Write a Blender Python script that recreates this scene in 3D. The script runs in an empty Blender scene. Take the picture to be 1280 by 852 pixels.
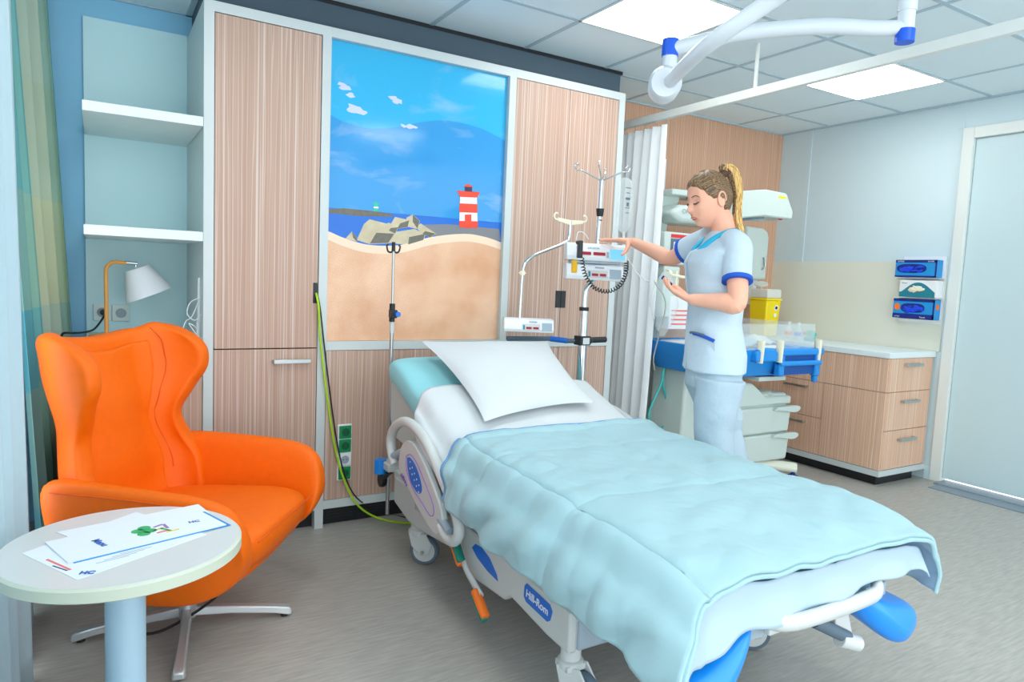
import bpy, bmesh, math, random
from mathutils import Vector, Matrix, noise
random.seed(7)
C = bpy.context.scene.collection
S = bpy.context.scene
PI = math.pi
WL = {}          # world position of the frame each object's mesh data is written in

# ------------------------------------------------------------------ materials
def srgb(r, g, b):
    def f(c):
        c /= 255.0
        return c / 12.92 if c <= 0.04045 else ((c + 0.055) / 1.055) ** 2.4
    return (f(r), f(g), f(b), 1.0)

def mat(name, col, rough=0.5, metal=0.0, noise_scale=0, noise_amt=0.0, bump=0.0, bump_scale=200,
        trans=0.0, alpha=1.0, bdist=0.002, coat=0.0, emit=None, strength=0.0, sheen=0.0, spec=0.5, sss=0.0):
    m = bpy.data.materials.new(name); m.use_nodes = True
    nt = m.node_tree; b = nt.nodes['Principled BSDF']
    b.inputs['Base Color'].default_value = col
    b.inputs['Roughness'].default_value = rough
    b.inputs['Metallic'].default_value = metal
    b.inputs['Transmission Weight'].default_value = trans
    b.inputs['Alpha'].default_value = alpha
    b.inputs['Coat Weight'].default_value = coat
    b.inputs['Sheen Weight'].default_value = sheen
    b.inputs['Specular IOR Level'].default_value = spec
    if sss:
        b.inputs['Subsurface Weight'].default_value = sss
        b.inputs['Subsurface Radius'].default_value = (0.012, 0.005, 0.003)
        b.inputs['Subsurface Scale'].default_value = 1.0
    if emit:
        b.inputs['Emission Color'].default_value = emit
        b.inputs['Emission Strength'].default_value = strength
    tc = nt.nodes.new('ShaderNodeTexCoord')
    ns = nt.nodes.new('ShaderNodeTexNoise')
    ns.inputs['Scale'].default_value = noise_scale or 12
    ns.inputs['Detail'].default_value = 4
    nt.links.new(tc.outputs['Object'], ns.inputs['Vector'])
    mx = nt.nodes.new('ShaderNodeMix'); mx.data_type = 'RGBA'; mx.blend_type = 'MULTIPLY'
    mx.inputs['Factor'].default_value = noise_amt or 0.02
    mx.inputs['A'].default_value = col
    nt.links.new(ns.outputs['Fac'], mx.inputs['B'])
    nt.links.new(mx.outputs['Result'], b.inputs['Base Color'])
    if bump:
        n2 = nt.nodes.new('ShaderNodeTexNoise'); n2.inputs['Scale'].default_value = bump_scale
        n2.inputs['Detail'].default_value = 3
        bp = nt.nodes.new('ShaderNodeBump'); bp.inputs['Strength'].default_value = bump
        bp.inputs['Distance'].default_value = bdist
        nt.links.new(tc.outputs['Object'], n2.inputs['Vector'])
        nt.links.new(n2.outputs['Fac'], bp.inputs['Height'])
        nt.links.new(bp.outputs['Normal'], b.inputs['Normal'])
    return m

def ramp(nt, stops):
    r = nt.nodes.new('ShaderNodeValToRGB')
    while len(r.color_ramp.elements) > 1: r.color_ramp.elements.remove(r.color_ramp.elements[0])
    r.color_ramp.elements[0].position = stops[0][0]; r.color_ramp.elements[0].color = stops[0][1]
    for p, c in stops[1:]:
        e = r.color_ramp.elements.new(p); e.color = c
    return r

def streaky(name, base, light, dark, freq=70, zf=0.5, rough=0.5, thr=0.62):
    """vertical fine-line laminate"""
    m = bpy.data.materials.new(name); m.use_nodes = True
    nt = m.node_tree; b = nt.nodes['Principled BSDF']; b.inputs['Roughness'].default_value = rough
    tc = nt.nodes.new('ShaderNodeTexCoord')
    mp = nt.nodes.new('ShaderNodeMapping'); mp.inputs['Scale'].default_value = (freq, freq, zf)
    nt.links.new(tc.outputs['Object'], mp.inputs['Vector'])
    n1 = nt.nodes.new('ShaderNodeTexNoise'); n1.inputs['Scale'].default_value = 1.0; n1.inputs['Detail'].default_value = 2
    nt.links.new(mp.outputs['Vector'], n1.inputs['Vector'])
    r1 = ramp(nt, [(0.36, dark), (0.5, base), (thr - 0.02, base), (thr + 0.03, light), (0.75, light)])
    nt.links.new(n1.outputs['Fac'], r1.inputs['Fac'])
    mp2 = nt.nodes.new('ShaderNodeMapping'); mp2.inputs['Scale'].default_value = (freq * 4, freq * 4, 3)
    nt.links.new(tc.outputs['Object'], mp2.inputs['Vector'])
    n2 = nt.nodes.new('ShaderNodeTexNoise'); n2.inputs['Scale'].default_value = 1.0
    nt.links.new(mp2.outputs['Vector'], n2.inputs['Vector'])
    r2 = ramp(nt, [(0.3, (0.90, 0.90, 0.90, 1)), (0.7, (1.04, 1.04, 1.04, 1))])
    nt.links.new(n2.outputs['Fac'], r2.inputs['Fac'])
    mx = nt.nodes.new('ShaderNodeMix'); mx.data_type = 'RGBA'; mx.blend_type = 'MULTIPLY'; mx.inputs['Factor'].default_value = 1
    nt.links.new(r1.outputs['Color'], mx.inputs['A']); nt.links.new(r2.outputs['Color'], mx.inputs['B'])
    # thin pale lines every couple of centimetres, on faces turned either way
    sp = nt.nodes.new('ShaderNodeSeparateXYZ'); nt.links.new(tc.outputs['Object'], sp.inputs['Vector'])
    def math_(op, a, b_):
        n = nt.nodes.new('ShaderNodeMath'); n.operation = op
        for i, q in enumerate((a, b_)):
            if isinstance(q, (int, float)): n.inputs[i].default_value = q
            else: nt.links.new(q, n.inputs[i])
        return n.outputs[0]
    s = math_('ADD', sp.outputs['X'], sp.outputs['Y'])
    mp3 = nt.nodes.new('ShaderNodeMapping'); mp3.inputs['Scale'].default_value = (22, 22, 0.6); nt.links.new(tc.outputs['Object'], mp3.inputs['Vector'])
    n3 = nt.nodes.new('ShaderNodeTexNoise'); n3.inputs['Scale'].default_value = 1.0; nt.links.new(mp3.outputs['Vector'], n3.inputs['Vector'])
    s = math_('ADD', s, math_('MULTIPLY', n3.outputs['Fac'], 0.05))
    s = math_('SINE', math_('MULTIPLY', s, 300.0), 0.0)
    r3 = ramp(nt, [(0.80, (0, 0, 0, 1)), (0.98, (0.55, 0.55, 0.55, 1))]); nt.links.new(s, r3.inputs['Fac'])
    m3 = nt.nodes.new('ShaderNodeMix'); m3.data_type = 'RGBA'; nt.links.new(r3.outputs['Color'], m3.inputs['Factor'])
    nt.links.new(mx.outputs['Result'], m3.inputs['A']); m3.inputs['B'].default_value = light
    nt.links.new(m3.outputs['Result'], b.inputs['Base Color'])
    return m

M = {}
M['wood'] = streaky('laminate_wood', srgb(194, 162, 143), srgb(216, 198, 188), srgb(188, 154, 135), freq=160, thr=0.62)
M['wood_dark'] = streaky('laminate_wall', srgb(214, 166, 136), srgb(236, 200, 174), srgb(208, 160, 130), freq=150)
M['wood_warm'] = streaky('laminate_counter', srgb(226, 184, 154), srgb(246, 218, 198), srgb(220, 176, 146), freq=160)
M['frame'] = mat('white_laminate', srgb(204, 214, 214), 0.4)
M['shelf'] = mat('shelf_white', srgb(228, 240, 240), 0.45)
M['shelf_back'] = mat('shelf_pale', srgb(208, 244, 250), 0.5)
M['wall_blue'] = mat('paint_blue', srgb(146, 208, 240), 0.7, bump=0.15, bump_scale=500)
M['wall_pale'] = mat('paint_pale', srgb(208, 228, 234), 0.6, bump=0.1, bump_scale=400)
M['splash'] = mat('splash_panel', srgb(226, 228, 214), 0.35)
M['trim'] = mat('trim_white', srgb(226, 232, 228), 0.4)
M['doorm'] = mat('door_pale', srgb(200, 222, 226), 0.45)
M['fascia'] = mat('fascia_grey', srgb(84, 104, 118), 0.75, noise_scale=400, noise_amt=0.3)
M['ceil'] = mat('ceiling_tile', srgb(228, 244, 250), 0.85, noise_scale=300, noise_amt=0.06)
M['tbar'] = mat('ceiling_bar', srgb(178, 200, 210), 0.5)
M['black'] = mat('black_plastic', srgb(28, 32, 36), 0.45)
M['plinth'] = mat('black_plinth', srgb(22, 28, 34), 0.3, noise_scale=30, noise_amt=0.3)
M['steel'] = mat('brushed_steel', srgb(190, 196, 196), 0.3, metal=0.9)
M['chrome'] = mat('chrome', srgb(220, 224, 226), 0.12, metal=1.0)
M['alu'] = mat('aluminium', srgb(205, 210, 212), 0.35, metal=0.6)
M['orange'] = mat('orange_leather', srgb(250, 110, 0), 0.5, spec=0.3, noise_scale=40, noise_amt=0.12, bump=0.25, bump_scale=350)
M['seam'] = mat('orange_seam', srgb(230, 92, 0), 0.7)
M['table'] = mat('table_white', srgb(214, 220, 220), 0.3)
M['tedge'] = mat('table_edge', srgb(206, 214, 196), 0.4)
M['tleg'] = mat('table_leg_blue', srgb(184, 216, 236), 0.35, metal=0.1)
M['paper'] = mat('paper', srgb(236, 244, 252), 0.6)
M['ink_blue'] = mat('ink_blue', srgb(60, 110, 190), 0.7)
M['ink_green'] = mat('ink_green', srgb(60, 180, 110), 0.7)
M['ink_red'] = mat('ink_red', srgb(236, 120, 110), 0.7)
M['ink_yellow'] = mat('ink_yellow', srgb(240, 220, 90), 0.7)
M['ink_violet'] = mat('ink_violet', srgb(160, 120, 190), 0.7)
M['bedgrey'] = mat('bed_plastic', srgb(204, 210, 208), 0.4)
M['bedshade'] = mat('bed_plastic_grey', srgb(160, 178, 190), 0.45)
M['bedblue'] = mat('bed_blue', srgb(16, 142, 240), 0.35, coat=0.2)
M['lever_orange'] = mat('lever_orange', srgb(250, 120, 30), 0.5)
M['lever_green'] = mat('lever_green', srgb(20, 130, 110), 0.5)
M['rubber'] = mat('rubber_grey', srgb(90, 110, 125), 0.6)
M['badge'] = mat('badge_blue', srgb(30, 110, 210), 0.4)
M['violet'] = mat('violet_print', srgb(150, 90, 200), 0.5)
M['cloth_white'] = mat('cotton_white', srgb(212, 218, 220), 0.85, sheen=0.1, bump=0.35, bump_scale=22, bdist=0.006)
M['cloth_cyan'] = mat('cotton_cyan', srgb(146, 216, 224), 0.85, sheen=0.2, bump=0.15, bump_scale=600)
M['duvet'] = mat('duvet_aqua', srgb(158, 194, 201), 0.85, noise_scale=6, noise_amt=0.05, sheen=0.1, bump=0.3, bump_scale=14, bdist=0.010)
M['lining'] = mat('duvet_lining', srgb(176, 200, 216), 0.85)
M['piping'] = mat('duvet_edge', srgb(104, 158, 206), 0.85)
M['tunic'] = mat('tunic_pale_blue', srgb(192, 210, 222), 0.8, bump=0.45, bump_scale=26, bdist=0.008)
M['trouser'] = mat('trouser_pale', srgb(174, 194, 206), 0.8, bump=0.6, bump_scale=20, bdist=0.010)
M['cuff'] = mat('cuff_blue', srgb(20, 84, 190), 0.75)
M['collar'] = mat('collar_cyan', srgb(40, 176, 214), 0.75)
M['skin'] = mat('skin', srgb(240, 178, 150), 0.5, noise_scale=30, noise_amt=0.08, sss=0.1)
M['lip'] = mat('lips', srgb(206, 104, 100), 0.4)
M['browm'] = mat('brow', srgb(86, 58, 44), 0.7)
M['eyem'] = mat('eye_dark', srgb(60, 40, 34), 0.3)
M['eyew'] = mat('eye_white', srgb(232, 226, 222), 0.3)
def strands(name, c0, c1, c2, rot, sc):
    m = bpy.data.materials.new(name); m.use_nodes = True
    nt = m.node_tree; b = nt.nodes['Principled BSDF']; b.inputs['Roughness'].default_value = 0.45
    tc = nt.nodes.new('ShaderNodeTexCoord'); mp = nt.nodes.new('ShaderNodeMapping'); mp.vector_type = 'TEXTURE'
    mp.inputs['Rotation'].default_value = rot; mp.inputs['Scale'].default_value = sc
    nt.links.new(tc.outputs['Object'], mp.inputs['Vector'])
    n = nt.nodes.new('ShaderNodeTexNoise'); n.inputs['Scale'].default_value = 1.0; n.inputs['Detail'].default_value = 5
    nt.links.new(mp.outputs['Vector'], n.inputs['Vector'])
    r = ramp(nt, [(0.32, c0), (0.5, c1), (0.68, c2)]); nt.links.new(n.outputs['Fac'], r.inputs['Fac'])
    nt.links.new(r.outputs['Color'], b.inputs['Base Color'])
    bp = nt.nodes.new('ShaderNodeBump'); bp.inputs['Strength'].default_value = 0.4; bp.inputs['Distance'].default_value = 0.002
    nt.links.new(n.outputs['Fac'], bp.inputs['Height']); nt.links.new(bp.outputs['Normal'], b.inputs['Normal'])
    return m
M['hair'] = strands('hair_brown', srgb(58, 44, 36), srgb(112, 86, 62), srgb(178, 144, 96), (0, 0.55, math.radians(151.6)), (0.30, 0.0035, 0.0035))
M['hairblond'] = strands('hair_blond', srgb(150, 108, 60), srgb(214, 172, 100), srgb(246, 214, 140), (0, 0, 0), (0.0035, 0.0035, 0.3))
M['shoe'] = mat('shoe_white', srgb(230, 230, 230), 0.5)
M['boom'] = mat('boom_white', srgb(216, 224, 230), 0.3)
M['ringblue'] = mat('ring_blue', srgb(10, 90, 220), 0.4)
M['warm'] = mat('warmer_body', srgb(204, 218, 212), 0.4)
M['warm2'] = mat('warmer_cream', srgb(232, 234, 214), 0.45)
M['warmblue'] = mat('warmer_blue', srgb(30, 144, 226), 0.4)
M['warmdeep'] = mat('warmer_navy', srgb(10, 80, 160), 0.5)
M['navy'] = mat('navy', srgb(14, 40, 130), 0.5)
M['gblue'] = mat('glove_blue', srgb(10, 70, 230), 0.5)
M['sky_blue'] = mat('box_sky', srgb(30, 150, 220), 0.45)
M['teal'] = mat('box_teal', srgb(30, 130, 150), 0.5)
M['whitep'] = mat('white_plastic', srgb(238, 242, 244), 0.35)
M['cream'] = mat('cream_plastic', srgb(240, 236, 208), 0.4)
M['yellow'] = mat('yellow_plastic', srgb(250, 222, 10), 0.4)
M['yel2'] = mat('yellow_part', srgb(250, 190, 20), 0.4)
M['clear'] = mat('clear_plastic', srgb(232, 244, 244), 0.08, alpha=0.22)
M['clear2'] = mat('milky_plastic', srgb(240, 244, 234), 0.3, alpha=0.75)
M['displayred'] = mat('display_red', srgb(120, 20, 40), 0.3, emit=srgb(200, 20, 40), strength=0.25)
M['displayblue'] = mat('display_blue', srgb(130, 205, 240), 0.3, emit=srgb(110, 200, 240), strength=0.25)
M['red'] = mat('red_plastic', srgb(224, 50, 50), 0.45)
M['green_sock'] = mat('socket_green', srgb(10, 140, 84), 0.4)
M['green_dark'] = mat('socket_green_dark', srgb(4, 92, 54), 0.5)
M['cordyg'] = mat('cord_green', srgb(170, 214, 20), 0.45)
M['teal_tube'] = mat('tube_teal', srgb(60, 184, 180), 0.4)
M['lampwood'] = mat('lamp_orange', srgb(238, 168, 84), 0.5)
M['shade'] = mat('lamp_shade', srgb(240, 244, 250), 0.8)
M['curtain'] = mat('curtain_white', srgb(246, 250, 252), 0.85, bump=0.1, bump_scale=500)
M['whitec'] = M['curtain']
M['emit'] = mat('light_diffuser', (1, 1, 1, 1), 0.5, emit=(1.0, 0.985, 0.95, 1), strength=8.0)
M['thresh'] = mat('threshold_grey', srgb(128, 144, 156), 0.45)
M['rock'] = mat('print_rock', srgb(222, 210, 174), 0.3, noise_scale=24, noise_amt=0.4)
M['rockd'] = mat('print_rock_dark', srgb(120, 118, 104), 0.3, noise_scale=60, noise_amt=0.5)
M['pier'] = mat('print_pier', srgb(128, 132, 138), 0.3)
M['sea'] = mat('print_sea', srgb(0, 112, 214), 0.3, noise_scale=50, noise_amt=0.1)
M['pred'] = mat('print_red', srgb(240, 70, 40), 0.3)
M['pwhite'] = mat('print_white', srgb(244, 240, 240), 0.3)
M['pgreen'] = mat('print_green', srgb(20, 190, 160), 0.3)
M['pdark'] = mat('print_dark', srgb(40, 50, 80), 0.3)
M['cloud'] = mat('print_cloud', srgb(206, 214, 238), 0.3)
M['pband'] = mat('print_sand_edge', srgb(250, 222, 194), 0.3)

def print_sky(name, c0, c1, c2, z0, z1, cloud):
    m = bpy.data.materials.new(name); m.use_nodes = True
    nt = m.node_tree; b = nt.nodes['Principled BSDF']; b.inputs['Roughness'].default_value = 0.10; b.inputs['Specular IOR Level'].default_value = 0.35
    tc = nt.nodes.new('ShaderNodeTexCoord'); sp = nt.nodes.new('ShaderNodeSeparateXYZ')
    nt.links.new(tc.outputs['Object'], sp.inputs['Vector'])
    mr = nt.nodes.new('ShaderNodeMapRange'); mr.inputs['From Min'].default_value = z0; mr.inputs['From Max'].default_value = z1
    nt.links.new(sp.outputs['Z'], mr.inputs['Value'])
    r = ramp(nt, [(0, c0), (0.45, c1), (1, c2)]); nt.links.new(mr.outputs['Result'], r.inputs['Fac'])
    mp = nt.nodes.new('ShaderNodeMapping'); mp.inputs['Scale'].default_value = (3.0, 3.0, 7.0)
    nt.links.new(tc.outputs['Object'], mp.inputs['Vector'])
    n = nt.nodes.new('ShaderNodeTexNoise'); n.inputs['Scale'].default_value = 1.0; n.inputs['Detail'].default_value = 7; n.inputs['Distortion'].default_value = 0.6
    nt.links.new(mp.outputs['Vector'], n.inputs['Vector'])
    r2 = ramp(nt, [(0.54, (0, 0, 0, 1)), (0.8, (cloud, cloud, cloud, 1))]); nt.links.new(n.outputs['Fac'], r2.inputs['Fac'])
    mx = nt.nodes.new('ShaderNodeMix'); mx.data_type = 'RGBA'
    nt.links.new(r2.outputs['Color'], mx.inputs['Factor']); nt.links.new(r.outputs['Color'], mx.inputs['A'])
    mx.inputs['B'].default_value = srgb(214, 224, 244)
    nt.links.new(mx.outputs['Result'], b.inputs['Base Color'])
    return m
M['sky_up'] = print_sky('print_sky_top', srgb(60, 182, 232), srgb(0, 146, 222), srgb(0, 100, 206), 1.95, 2.42, 0.35)
M['sky_low'] = print_sky('print_sky_low', srgb(60, 156, 220), srgb(0, 108, 208), srgb(0, 76, 190), 1.60, 2.08, 0.45)

def sand():
    m = bpy.data.materials.new('print_sand'); m.use_nodes = True
    nt = m.node_tree; b = nt.nodes['Principled BSDF']; b.inputs['Roughness'].default_value = 0.25
    tc = nt.nodes.new('ShaderNodeTexCoord')
    n = nt.nodes.new('ShaderNodeTexNoise'); n.inputs['Scale'].default_value = 4; n.inputs['Detail'].default_value = 3
    n2 = nt.nodes.new('ShaderNodeTexNoise'); n2.inputs['Scale'].default_value = 260; n2.inputs['Detail'].default_value = 2
    nt.links.new(tc.outputs['Object'], n.inputs['Vector']); nt.links.new(tc.outputs['Object'], n2.inputs['Vector'])
    r = ramp(nt, [(0.35, srgb(232, 178, 140)), (0.65, srgb(250, 208, 174))]); nt.links.new(n.outputs['Fac'], r.inputs['Fac'])
    r2 = ramp(nt, [(0.35, (0.82, 0.78, 0.74, 1)), (0.6, (1, 1, 1, 1))]); nt.links.new(n2.outputs['Fac'], r2.inputs['Fac'])
    mx = nt.nodes.new('ShaderNodeMix'); mx.data_type = 'RGBA'; mx.blend_type = 'MULTIPLY'; mx.inputs['Factor'].default_value = 1
    nt.links.new(r.outputs['Color'], mx.inputs['A']); nt.links.new(r2.outputs['Color'], mx.inputs['B'])
    nt.links.new(mx.outputs['Result'], b.inputs['Base Color'])
    return m
M['sand'] = sand()

def floor_mat():
    m = bpy.data.materials.new('vinyl_floor'); m.use_nodes = True
    nt = m.node_tree; b = nt.nodes['Principled BSDF']; b.inputs['Roughness'].default_value = 0.42
    tc = nt.nodes.new('ShaderNodeTexCoord')
    mp = nt.nodes.new('ShaderNodeMapping'); mp.inputs['Scale'].default_value = (10, 90, 1); mp.inputs['Rotation'].default_value = (0, 0, 0.12)
    nt.links.new(tc.outputs['Object'], mp.inputs['Vector'])
    n = nt.nodes.new('ShaderNodeTexNoise'); n.inputs['Scale'].default_value = 1.0; n.inputs['Detail'].default_value = 6; n.inputs['Distortion'].default_value = 0.3
    nt.links.new(mp.outputs['Vector'], n.inputs['Vector'])
    r = ramp(nt, [(0.3, srgb(160, 158, 152)), (0.5, srgb(171, 169, 162)), (0.7, srgb(183, 181, 172))])
    nt.links.new(n.outputs['Fac'], r.inputs['Fac']); nt.links.new(r.outputs['Color'], b.inputs['Base Color'])
    return m
M['floor'] = floor_mat()

def drape_mat():
    m = bpy.data.materials.new('drape_blocks'); m.use_nodes = True
    nt = m.node_tree; b = nt.nodes['Principled BSDF']; b.inputs['Roughness'].default_value = 0.85
    tc = nt.nodes.new('ShaderNodeTexCoord'); sp = nt.nodes.new('ShaderNodeSeparateXYZ')
    uvn = nt.nodes.new('ShaderNodeUVMap')
    nt.links.new(uvn.outputs['UV'], sp.inputs['Vector'])
    r = ramp(nt, [(0.0, srgb(20, 150, 176)), (0.16, srgb(90, 176, 180)), (0.30, srgb(30, 150, 172)), (0.42, srgb(196, 204, 180)), (0.72, srgb(150, 184, 168)), (0.86, srgb(60, 150, 160)), (1.0, srgb(60, 150, 160))])
    r.color_ramp.interpolation = 'CONSTANT'
    r2 = ramp(nt, [(0.0, srgb(150, 170, 150)), (0.12, srgb(178, 176, 120)), (0.3, srgb(128, 166, 160)), (0.42, srgb(182, 190, 134)), (0.6, srgb(150, 184, 160)), (0.8, srgb(150, 190, 180))])
    r2.color_ramp.interpolation = 'CONSTANT'
    nt.links.new(sp.outputs['X'], r.inputs['Fac']); nt.links.new(sp.outputs['Y'], r2.inputs['Fac'])
    mx = nt.nodes.new('ShaderNodeMix'); mx.data_type = 'RGBA'; mx.inputs['Factor'].default_value = 0.4
    nt.links.new(r.outputs['Color'], mx.inputs['A']); nt.links.new(r2.outputs['Color'], mx.inputs['B'])
    nt.links.new(mx.outputs['Result'], b.inputs['Base Color'])
    return m
M['drape'] = drape_mat()

def sheer_mat():
    m = bpy.data.materials.new('sheer_fabric'); m.use_nodes = True
    nt = m.node_tree; b = nt.nodes['Principled BSDF']; out = nt.nodes['Material Output']
    b.inputs['Base Color'].default_value = srgb(206, 226, 232); b.inputs['Roughness'].default_value = 0.9
    tl = nt.nodes.new('ShaderNodeBsdfTranslucent'); tl.inputs['Color'].default_value = srgb(176, 190, 196)
    ms = nt.nodes.new('ShaderNodeMixShader'); ms.inputs['Fac'].default_value = 0.45
    nt.links.new(b.outputs['BSDF'], ms.inputs[1]); nt.links.new(tl.outputs['BSDF'], ms.inputs[2])
    nt.links.new(ms.outputs['Shader'], out.inputs['Surface'])
    return m
M['sheer'] = sheer_mat()

# ------------------------------------------------------------------ mesh helpers
def nb(): return bmesh.new()
def V(*a): return Vector(a[0]) if len(a) == 1 else Vector(a)

def box(bm, a, b, rot=None, piv=None):
    x0, y0, z0 = a; x1, y1, z1 = b
    vs = [bm.verts.new((x, y, z)) for x in (x0, x1) for y in (y0, y1) for z in (z0, z1)]
    for f in ((0, 1, 3, 2), (4, 6, 7, 5), (0, 4, 5, 1), (2, 3, 7, 6), (0, 2, 6, 4), (1, 5, 7, 3)):
        bm.faces.new([vs[i] for i in f])
    if rot is not None:
        p = V(piv) if piv is not None else V((x0 + x1) / 2, (y0 + y1) / 2, (z0 + z1) / 2)
        for v in vs: v.co = rot @ (v.co - p) + p
    return bm

def frame_of(d):
    d = V(d).normalized()
    u = Vector((0, 0, 1)) if abs(d.z) < 0.95 else Vector((1, 0, 0))
    a = d.cross(u).normalized(); b = a.cross(d).normalized()
    return a, b

def rings(bm, rs, cap=True, closed=True):
    """loft through lists of points of equal length"""
    vv = [[bm.verts.new(p) for p in r] for r in rs]
    n = len(vv[0])
    for i in range(len(vv) - 1):
        for j in range(n if closed else n - 1):
            k = (j + 1) % n
            bm.faces.new((vv[i][j], vv[i][k], vv[i + 1][k], vv[i + 1][j]))
    if cap and closed:
        bm.faces.new(vv[0][::-1]); bm.faces.new(vv[-1])
    return vv

def cyl(bm, p0, p1, r0, r1=None, seg=20):
    r1 = r0 if r1 is None else r1
    p0, p1 = V(p0), V(p1); a, b = frame_of(p1 - p0)
    R = []
    for p, r in ((p0, r0), (p1, r1)):
        R.append([p + a * (r * math.cos(t)) + b * (r * math.sin(t)) for t in [2 * PI * i / seg for i in range(seg)]])
    rings(bm, R); return bm

def catmull(pts, n=6):
    pts = [V(p) for p in pts]
    if len(pts) < 3: return pts
    out = []
    P = [pts[0] * 2 - pts[1]] + pts + [pts[-1] * 2 - pts[-2]]
    for i in range(1, len(P) - 2):
        p0, p1, p2, p3 = P[i - 1:i + 3]
        for k in range(n):
            t = k / n
            out.append(0.5 * ((2 * p1) + (p2 - p0) * t + (2 * p0 - 5 * p1 + 4 * p2 - p3) * t * t + (3 * p1 - p0 - 3 * p2 + p3) * t ** 3))
    out.append(pts[-1]); return out

def tube(bm, pts, r, seg=10, n=6, smooth=True, flat=1.0):
    P = catmull(pts, n) if smooth else [V(p) for p in pts]
    m = len(P)
    if isinstance(r, (list, tuple)):
        q = len(r) - 1
        rr = []
        for i in range(m):
            t = i / (m - 1) * q; k = min(int(t), q - 1); rr.append(r[k] + (r[k + 1] - r[k]) * (t - k))
    else: rr = [r] * m
    d = (P[1] - P[0]).normalized(); a, b = frame_of(d); R = []
    for i in range(m):
        t = (P[min(i + 1, m - 1)] - P[max(i - 1, 0)])
        if t.length > 1e-9: t.normalize()
        a = (a - t * a.dot(t))
        if a.length < 1e-6: a, _ = frame_of(t)
        a.normalize(); b = t.cross(a)
        R.append([P[i] + a * (rr[i] * math.cos(q)) + b * (rr[i] * flat * math.sin(q)) for q in [2 * PI * k / seg for k in range(seg)]])
    rings(bm, R); return bm

def lathe(bm, prof, c, axis=(0, 0, 1), seg=32):
    c = V(c); ax = V(axis).normalized(); a, b = frame_of(ax)
    R = [[c + ax * h + a * (max(r, 1e-4) * math.cos(t)) + b * (max(r, 1e-4) * math.sin(t)) for t in [2 * PI * i / seg for i in range(seg)]] for r, h in prof]
    rings(bm, R); return bm

def prism(bm, poly, ext):
    ext = V(ext)
    a = [bm.verts.new(V(p)) for p in poly]; b = [bm.verts.new(V(p) + ext) for p in poly]
    n = len(a)
    bm.faces.new(a[::-1]); bm.faces.new(b)
    for i in range(n):
        bm.faces.new((a[i], a[(i + 1) % n], b[(i + 1) % n], b[i]))
    return bm

def ell(bm, c, r, rot=None, seg=20, rg=12):
    c = V(c); r = V(r) if not isinstance(r, (int, float)) else V(r, r, r)
    R = []
    for i in range(1, rg):
        ph = PI * i / rg
        R.append([V(r.x * math.sin(ph) * math.cos(t), r.y * math.sin(ph) * math.sin(t), -r.z * math.cos(ph)) for t in [2 * PI * k / seg for k in range(seg)]])
    if rot is not None: R = [[rot @ p for p in q] for q in R]
    vv = rings(bm, [[c + p for p in q] for q in R], cap=False)
    top = V(0, 0, r.z); 
    if rot is not None: top = rot @ top
    v0 = bm.verts.new(c - top); v1 = bm.verts.new(c + top)
    for j in range(seg):
        k = (j + 1) % seg
        bm.faces.new((v0, vv[0][k], vv[0][j])); bm.faces.new((v1, vv[-1][j], vv[-1][k]))
    return bm

def grid(bm, fn, nu, nv):
    vv = [[bm.verts.new(fn(i / nu, j / nv)) for j in range(nv + 1)] for i in range(nu + 1)]
    for i in range(nu):
        for j in range(nv):
            bm.faces.new((vv[i][j], vv[i + 1][j], vv[i + 1][j + 1], vv[i][j + 1]))
    return vv

def obj(name, bm, m, parent=None, bev=0, sub=0, solid=0, seg=2, flat=False, offs=0, loc=None, ang=42, recalc=True):
    if recalc: bmesh.ops.recalc_face_normals(bm, faces=bm.faces)
    base = V(0, 0, 0)
    if parent is not None: base = WL[parent.name]
    elif loc is not None: base = V(loc)
    if base.length > 0:
        for v in bm.verts: v.co -= base
    me = bpy.data.meshes.new(name); bm.to_mesh(me); bm.free()
    if not flat:
        me.shade_smooth()
        if not sub: me.set_sharp_from_angle(angle=math.radians(ang))
    me.materials.append(M[m] if isinstance(m, str) else m)
    o = bpy.data.objects.new(name, me); C.objects.link(o)
    if parent is not None: o.parent = parent
    else: o.location = base
    WL[o.name] = base
    if solid:
        md = o.modifiers.new('Solidify', 'SOLIDIFY'); md.thickness = solid; md.offset = offs
    if bev:
        md = o.modifiers.new('Bevel', 'BEVEL'); md.width = bev; md.segments = seg; md.limit_method = 'ANGLE'
    if sub:
        md = o.modifiers.new('Subdivision', 'SUBSURF'); md.levels = sub; md.render_levels = sub
    return o

def tag(o, label, cat, group=None):
    o['label'] = label; o['category'] = cat
    if group: o['group'] = group
    return o

def thing(name, loc, label, cat, group=None):
    o = bpy.data.objects.new(name, None); C.objects.link(o); o.location = loc
    o.empty_display_size = 0.1
    WL[o.name] = V(loc)
    return tag(o, label, cat, group)

def struct(name, bm, m, **k):
    o = obj(name, bm, m, **k); o['kind'] = 'structure'; return o

def bxo(name, a, b, m, parent=None, bev=0.0, **k):
    bm = nb(); box(bm, a, b); return obj(name, bm, m, parent, bev=bev, **k)

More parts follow.
